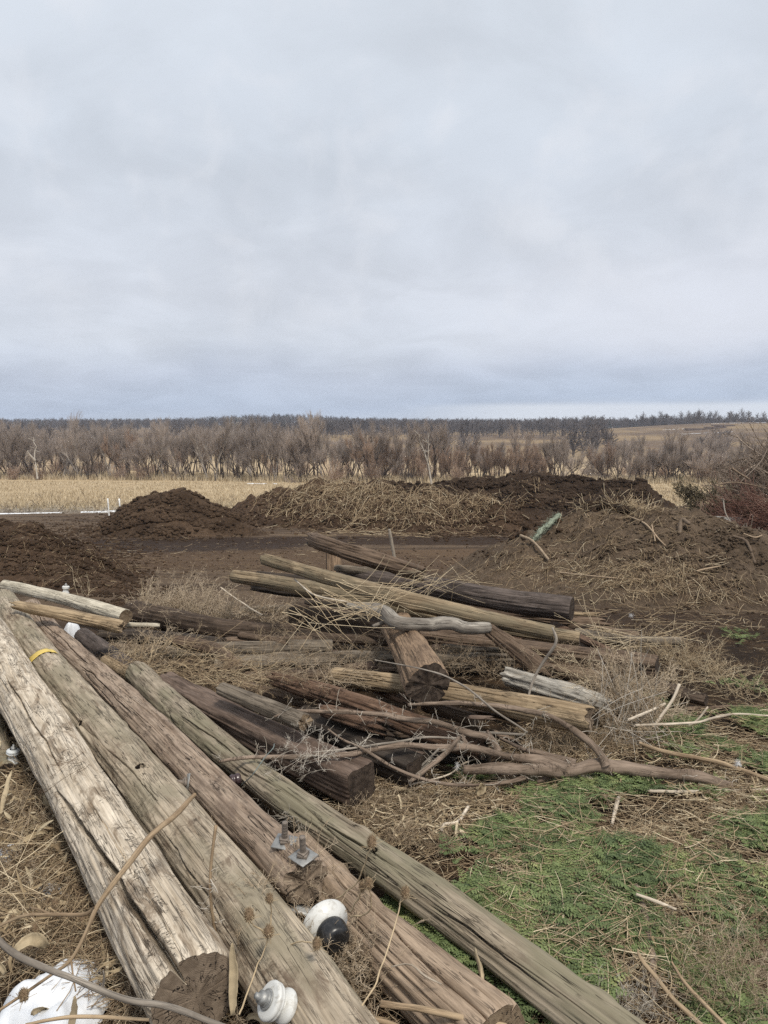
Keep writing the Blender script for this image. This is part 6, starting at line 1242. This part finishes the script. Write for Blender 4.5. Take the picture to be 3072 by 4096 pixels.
P = wander(np.c_[x, y, surf_z(x, y) + g.uniform(.005, .05, n)], g.normal(0, 1, (n, 3)) * [1, 1, .2], g.uniform(.02, .10, n), 5, .2, 0, g); mb = MB(); ribbon(mb, P, g.uniform(.002, .006, n)[:, None] * np.ones((1, 5)), np.array([0, -.2, 1.]), g.uniform(.1, 1, n), .3, 3)
tag(mb.build('husk_litter', m_husk), 'flat bits of dead leaf and bark strewn between the green weeds', None, None, 'stuff')
# the same ground carries on beyond the picture's edge
px = np.r_[g.uniform(3072, 5200, 5000), g.uniform(-300, 4500, 4500)]; py = np.r_[g.uniform(2500, 4300, 5000), g.uniform(4096, 5600, 4500)]
litter('straw_litter', 'dry straw strewn over the ground further right of the green weeds', px, py, .05, (.04, .2), (.0009, .002), (.45, .28), M_straw, 49)
px = np.r_[g.uniform(3072, 4600, 6000), g.uniform(1900, 4000, 4000)]; py = np.r_[g.uniform(2850, 4300, 6000), g.uniform(4050, 5300, 4000)]
o = ferns(px, py, 64, -.02).build('green_weeds', gm, None, None, False); tag(o, 'green ferny weeds carrying on past the lower right corner', None, None, 'stuff')
# feathers
m_f = stalk_mat('white_down', [(0, (.7, .7, .7)), (1, (.85, .85, .85))])
for i, (a, b_, h, s, lab) in enumerate(((2950, 3052, .09, .035, 'fluffy white feather caught on the thick tan stalk'), (1828, 3066, .12, .035, 'white feather at the torn end of the thick grey branch'), (2524, 2462, .12, .05, 'tiny white feather on the dirt behind the pile'))):
    g = np.random.default_rng(i + 90); mb = MB(); tubes(mb, wander(np.zeros((70, 3)), g.normal(0, 1, (70, 3)), s * g.uniform(.4, 1, 70), 5, .2, 0, g), .0006, 3, .5); o = mb.build('feather', m_f); o.location = on(a, b_, h); tag(o, lab, 'feather')

# ------------------------------------------------------------------ things on the yard and the right mound
def S3(px, py): x, y, ok = hit(np.array([px], float), np.array([py], float)); return np.array([x[0], y[0], float(surf_z(x, y)[0])])
def tube_thing(name, cat, label, pts, mat, group=None, sides=8, tone=.6):
    pts = [(np.append(S3(a, b_), 0) + [0, 0, l, 0])[:3].tolist() + [r] for a, b_, l, r in pts]; C = spline(np.array(pts), 24); mb = MB(); o0 = C[0, :3]
    tubes(mb, C[None, :, :3], C[None, :, 3] * (1 + .15 * noise3(np.arange(24) * .7, 1., len(label))), sides, tone, True); o = mb.build(name, mat, None, o0); tag(o, label, cat, group); return o
m_stake = plain('grey_wood_stake', (.30, .26, .21), .8, .2, 0, .3, 20)
a = on(1583, 2244, 0); tp = at_d(1558, 2122, a[1] - .05); mb = MB(); P = spline(np.array([a - [0, 0, .1], tp]), 8) - a; tubes(mb, P[None], np.array([[.036] * 7 + [.028]]), 12, .5); mb.add(*lathe(rnd([(0, .028), (.02, .028), (.034, .02), (.036, .001)]), P[-1], P[-1] - P[-2], 12)); o = mb.build('stake', m_stake); o.location = a; tag(o, 'rounded grey stake standing upright in the dirt yard behind the pile', 'stake')
m_net, N, b = new_mat('green_netting'); vn = N.node('ShaderNodeTexVoronoi'); vn.feature = 'DISTANCE_TO_EDGE'; vn.inputs['Scale'].default_value = 45; N.l.new(obj_co(N), vn.inputs[0]); N.set(b.inputs['Base Color'], N.mix(N.smooth(vn.outputs[0], .03, .12), (.33, .37, .28), (.15, .17, .13)))
a_, b__ = S3(2238, 2095), S3(2128, 2196); C = spline(np.array([np.append(a_ + [0, 0, .06], .045), np.append(a_ * .7 + b__ * .3 + [0, 0, .08], .055), np.append(a_ * .4 + b__ * .6 + [0, 0, .07], .045), np.append(b__ * .95 + a_ * .05 + [0, 0, .04], .03)]), 40); mb = MB()
P = C[None, :, :3]; sd = 16; tubes(mb, P, C[None, :, 3] * 1.0, sd, .5); V = mb.V[0]; V += .03 * np.stack([fbm(V[:, 0] * 9, V[:, 1] * 9, V[:, 2] * 9 + j * 7, 3) for j in range(3)], 1) * 1.6; g = np.random.default_rng(2)
i = g.integers(0, 40, 260); tubes(mb, wander(C[i, :3] + g.normal(0, .03, (260, 3)), g.normal(0, 1, (260, 3)), .09, 6, .5, .05, g), .003, 3, .5); o = mb.build('garden_netting', m_net, None, a_); tag(o, 'crumpled roll of pale green netting lying on the left slope of the right mound', 'netting')
tube_thing('broken_stump', 'stump', 'split grey branch stub sticking out of the left foot of the right mound', [(2190, 2250, .02, .022), (2130, 2215, .08, .024), (2076, 2182, .15, .028)], W_greyw if False else stalk_mat('split_wood', [(0, (.2, .15, .1)), (1, (.36, .28, .2))]))
m_t = stalk_mat('peeled_branch', [(0, (.24, .17, .11)), (1, (.42, .32, .22))])
tube_thing('stick', 'stick', 'long forked orange tan branch lying down the face of the right mound', [(2520, 2085, .04, .012), (2590, 2130, .05, .015), (2625, 2175, .05, .012), (2670, 2210, .04, .009)], m_t, GBR)
tube_thing('stick', 'stick', 'short side fork below the orange tan branch', [(2605, 2150, .05, .012), (2612, 2175, .04, .011), (2610, 2192, .02, .007)], m_t, GBR)
tube_thing('stick', 'stick', 'sawn stub end poking out near the top right of the right mound', [(2712, 2170, .0, .035), (2735, 2150, .12, .035), (2750, 2140, .2, .03)], M_twig if False else stalk_mat('stub_wood', [(0, (.1, .075, .05)), (1, (.2, .15, .11))]), GBR)
m_dk = stalk_mat('mound_root', [(0, (.08, .055, .04)), (1, (.16, .12, .085))])
tube_thing('stick', 'stick', 'thick dark root on the lower right slope of the right mound', [(2940, 2180, .03, .02), (2975, 2215, .05, .024), (3010, 2255, .02, .02)], m_dk, GBR); tube_thing('stick', 'stick', 'pale split branch end beside the dark root at right', [(2980, 2195, .06, .011), (3010, 2188, .08, .014), (3040, 2180, .12, .012)], m_t, GBR)
for i, (p0, p1, lab) in enumerate((((2240, 2345), (2560, 2340), 'long bent stick low across the foot of the right mound'), ((2330, 2010), (2410, 1990), 'pale stick standing off the crest of the right mound'), ((2240, 2055), (2300, 2040), 'curved pale stalk at the left end of the mound crest'), ((2330, 2240), (2420, 2200), 'dark stick lying in the middle hollow of the right mound'), ((2780, 2320), (2880, 2325), 'bent tan twig on the lower right of the mound'), ((2230, 2080), (2310, 2088), 'brown twig above the green netting'))):
    tube_thing('stick', 'stick', lab, [(p0[0], p0[1], .04, .014), ((p0[0] + p1[0]) / 2, (p0[1] + p1[1]) / 2 - 4, .07, .013), (p1[0], p1[1], .05, .008)], m_t if i % 2 == 0 else m_dk, GBR)
# spiky stalks along the crest
g = np.random.default_rng(12); px, py = ell(260, [(2440, 2050, 130, 22), (2290, 2040, 60, 12, .7), (2580, 2055, 70, 18)]); x, y, ok = hit(px, py); mb = MB(); n = len(x); tubes(mb, wander(np.c_[x, y, surf_z(x, y)], np.c_[g.normal(0, .8, (n, 2)), g.uniform(.2, 1, n)], g.uniform(.1, .42, n), 6, .15, 0, g), .0042, 3, g.uniform(.4, 1, n)); tag(mb.build('straw_bundle', M_straw), 'pale straw stubble bristling along the crest of the right mound', 'straw bundle', 'bundles of bent straw stalks')
# dead weeds at the near edge of the field
GF = 'dead weeds at the near edge of the field'
for i, (px_, py_, s) in enumerate([(60, 2050, 1.1), (105, 2052, 1.0), (150, 2045, .9), (200, 2040, 1.2), (250, 2046, .9), (300, 2048, 1.1), (350, 2040, 1.3), (390, 2046, .9), (20, 2055, .8), (480, 2020, 1.0), (880, 2020, .8), (930, 2010, .7), (2640, 1985, 1.0), (2700, 2010, 1.1), (2900, 1990, .9)]):
    g = np.random.default_rng(200 + i); mb = MB(); C = on(px_, py_, 0); tuft(mb, C, 7, s, g, 'bush', .006, 5, 3, (.1, .8), (0, 0, 1), .12); o = mb.build('dry_weed', M_twig, None, C)
    tag(o, ['brown dead weed standing by the snow strip at the field edge', 'brown dead weed standing behind a dirt mound in the field'][int(px_ > 470)], 'dry weed', GF + (' by the snow' if px_ < 470 else ' behind the mounds'))
g = np.random.default_rng(8); x = (g.uniform(-200, 470, 1500) - 1536) / FPX * 37.5; y = g.uniform(36.3, 40.5, 1500); mb = MB(); n = 1500; tubes(mb, wander(np.c_[x, y, surf_z(x, y)], g.normal(0, 1, (n, 3)) * [1, 1, .35], g.uniform(.15, .7, n), 5, .2, 0, g), .007, 3, g.uniform(.2, 1, n)); tag(mb.build('stubble', M_greyweed), 'flattened pale stalks between the snow strip and the field', None, None, 'stuff')

# ------------------------------------------------------------------ brush pile at the right
M_twigl = stalk_mat('grey_brown_twig', [(0, (.10, .075, .058)), (.5, (.22, .17, .13)), (1, (.38, .31, .25))])
def brush(name, label, cat, n, cx, cy, rx, ry, hh, L, mat, seed, r=.012, side=6, aim=(-.6, -.3, .3), sp=.6, tone=(.1, .9), core=.0):
    g = np.random.default_rng(seed); t = g.uniform(0, 6.283, n); q = np.sqrt(g.uniform(0, 1, n)); x = cx + rx * q * np.cos(t); y = cy + ry * q * np.sin(t); z = float(ground_z(cx, cy)) + hh * (1 - q ** 1.6) * g.uniform(.05, 1, n) ** .6
    D = np.array(aim) + g.normal(0, sp, (n, 3)); P = wander(np.c_[x, y, z], D, L * g.uniform(.4, 1, n), 9, .10, .03, g); o0 = np.array([cx, cy, float(ground_z(cx, cy))]); mb = MB(); P[:, :, 2] = np.maximum(P[:, :, 2], ground_z(P[:, :, 0], P[:, :, 1]) + .02); tn = g.uniform(*tone, n)
    tubes(mb, P, r * (g.uniform(.3, 1, n) ** 2)[:, None] * np.linspace(1.2, .4, 9)[None], 4, tn); i = np.repeat(np.arange(n), side); k = g.integers(2, 8, n * side); D2 = P[i, k] - P[i, k - 1]; D2 /= np.linalg.norm(D2, axis=1, keepdims=True) + 1e-9
    P2 = wander(P[i, k], D2 + g.normal(0, .4, D2.shape), L * .4 * g.uniform(.3, 1, n * side), 5, .12, .01, g); tubes(mb, P2, .0042, 3, tn[i]); o = mb.build(name, mat, None, o0); tag(o, label, cat); return o
brush('brush_pile', 'tall heap of grey brown cut branches at the right edge', 'brush pile', 3000, 10.2, 18.2, 2.2, 1.8, 2.8, 1.25, M_twigl, 5, .026, 7, (-.35, -.3, .2), .55, (.2, 1))
brush('brush_pile', 'heap of dark reddish brown twigs in front of the grey branches', 'brush pile', 2200, 8.95, 16.2, 1.6, 1.1, 1.4, 1.3, M_redtwig, 6, .013, 7, (-.9, -.1, .05), .28, (.1, .9))
brush('brush_pile', 'low tangle of pale branches at the foot of the red twig heap', 'brush pile', 240, 7.5, 14.2, 1.2, .8, .4, 1.1, M_greyweed, 7, .016, 4, (-.8, -.2, .1), .5, (.0, .7))
def cedar_bough(label, px, py, d_, L, n, seed, aim):
    g = np.random.default_rng(seed); C = at_d(px, py, d_); P = wander(np.tile(C, (n, 1)) + g.normal(0, .15, (n, 3)), np.array(aim) + g.normal(0, .55, (n, 3)), L * g.uniform(.4, 1, n), 7, .12, .05, g); m_ = 70; i = np.repeat(np.arange(n), m_); t = g.integers(1, 7, n * m_); B = P[i, t] + g.normal(0, .04, (n * m_, 3)); D = P[i, t] - P[i, t - 1]; D /= np.linalg.norm(D, axis=1, keepdims=True)
    mb = MB(); tubes(mb, P, .010, 4, .3); root = mb.build('cedar_bough', M_twig, None, C); tag(root, label, 'cedar bough', 'cut cedar boughs'); mb = MB(); tubes(mb, wander(B, D + g.normal(0, .6, D.shape), .16 * g.uniform(.4, 1, n * m_), 3, .15, .06, g), .006, 3, g.uniform(0, 1, n * m_)); o = mb.build('foliage', m_ced, root, None); o.data.transform(__import__('mathutils').Matrix.Translation(-Vector(C)))
m_ced = stalk_mat('dull_cedar', [(0, (.07, .062, .04)), (.6, (.13, .11, .07)), (1, (.2, .16, .105))])
cedar_bough('dull green cedar bough drooping at the left foot of the brush heap', 2780, 2110, 15.4, .7, 16, 1, (-.5, -.2, -.1)); cedar_bough('dull green cedar bough higher on the left of the brush heap', 2800, 2020, 16.6, .7, 14, 2, (-.5, -.1, .2)); cedar_bough('dark cedar bough deep under the grey branches', 2900, 2040, 16.8, .8, 14, 3, (-.3, -.3, .1))
m_con = plain('grey_concrete', (.30, .29, .27), .9, .2, 0, .15, 6); cb = at_d(2960, 2110, 15.9); mb = MB()
sl = box_part('concrete_slab', (-.75, -.05, -.28), (.75, .07, .22), m_con, None); sl.location = cb; sl.rotation_euler = (R(-25), R(4), R(10)); tag(sl, 'grey flat slab leaning inside the brush heap', 'slab')
for i, (pts, lab, mt, r_) in enumerate(([((2892, 1995), (2905, 2060), (2950, 2120), (2995, 2160)), 'white tipped branch hanging down the front of the brush heap', M_greyweed, .014], [((2925, 1872), (2960, 1895), (3000, 1918)), 'dark broken branch jutting from the top left of the brush heap', M_twig, .028], [((2750, 2080), (2790, 2060), (2810, 2010)), 'dark bent branch arching left from the cedar boughs', M_twig, .02], [((2860, 1940), (2950, 1930), (3100, 1960)), 'long brown branch crossing the upper brush heap', M_twig, .014], [((3072, 1790), (3040, 1850), (2960, 1930)), 'pale branch sloping from the top of the brush heap', M_twigl, .012], [((2780, 2100), (2840, 2085), (2900, 2090), (3050, 2075)), 'straight pale branch across the slab in the brush heap', M_greyweed, .018])):
    C = spline(np.array([at_d(a, b_, 15.0 + .2 * i) for a, b_ in pts]), 20); mb = MB(); tubes(mb, C[None], r_ * np.linspace(1, .5, 20)[None], 8, .75, True); o = mb.build('fallen_branch', mt, None, C[0]); tag(o, lab, 'branch', GBR)
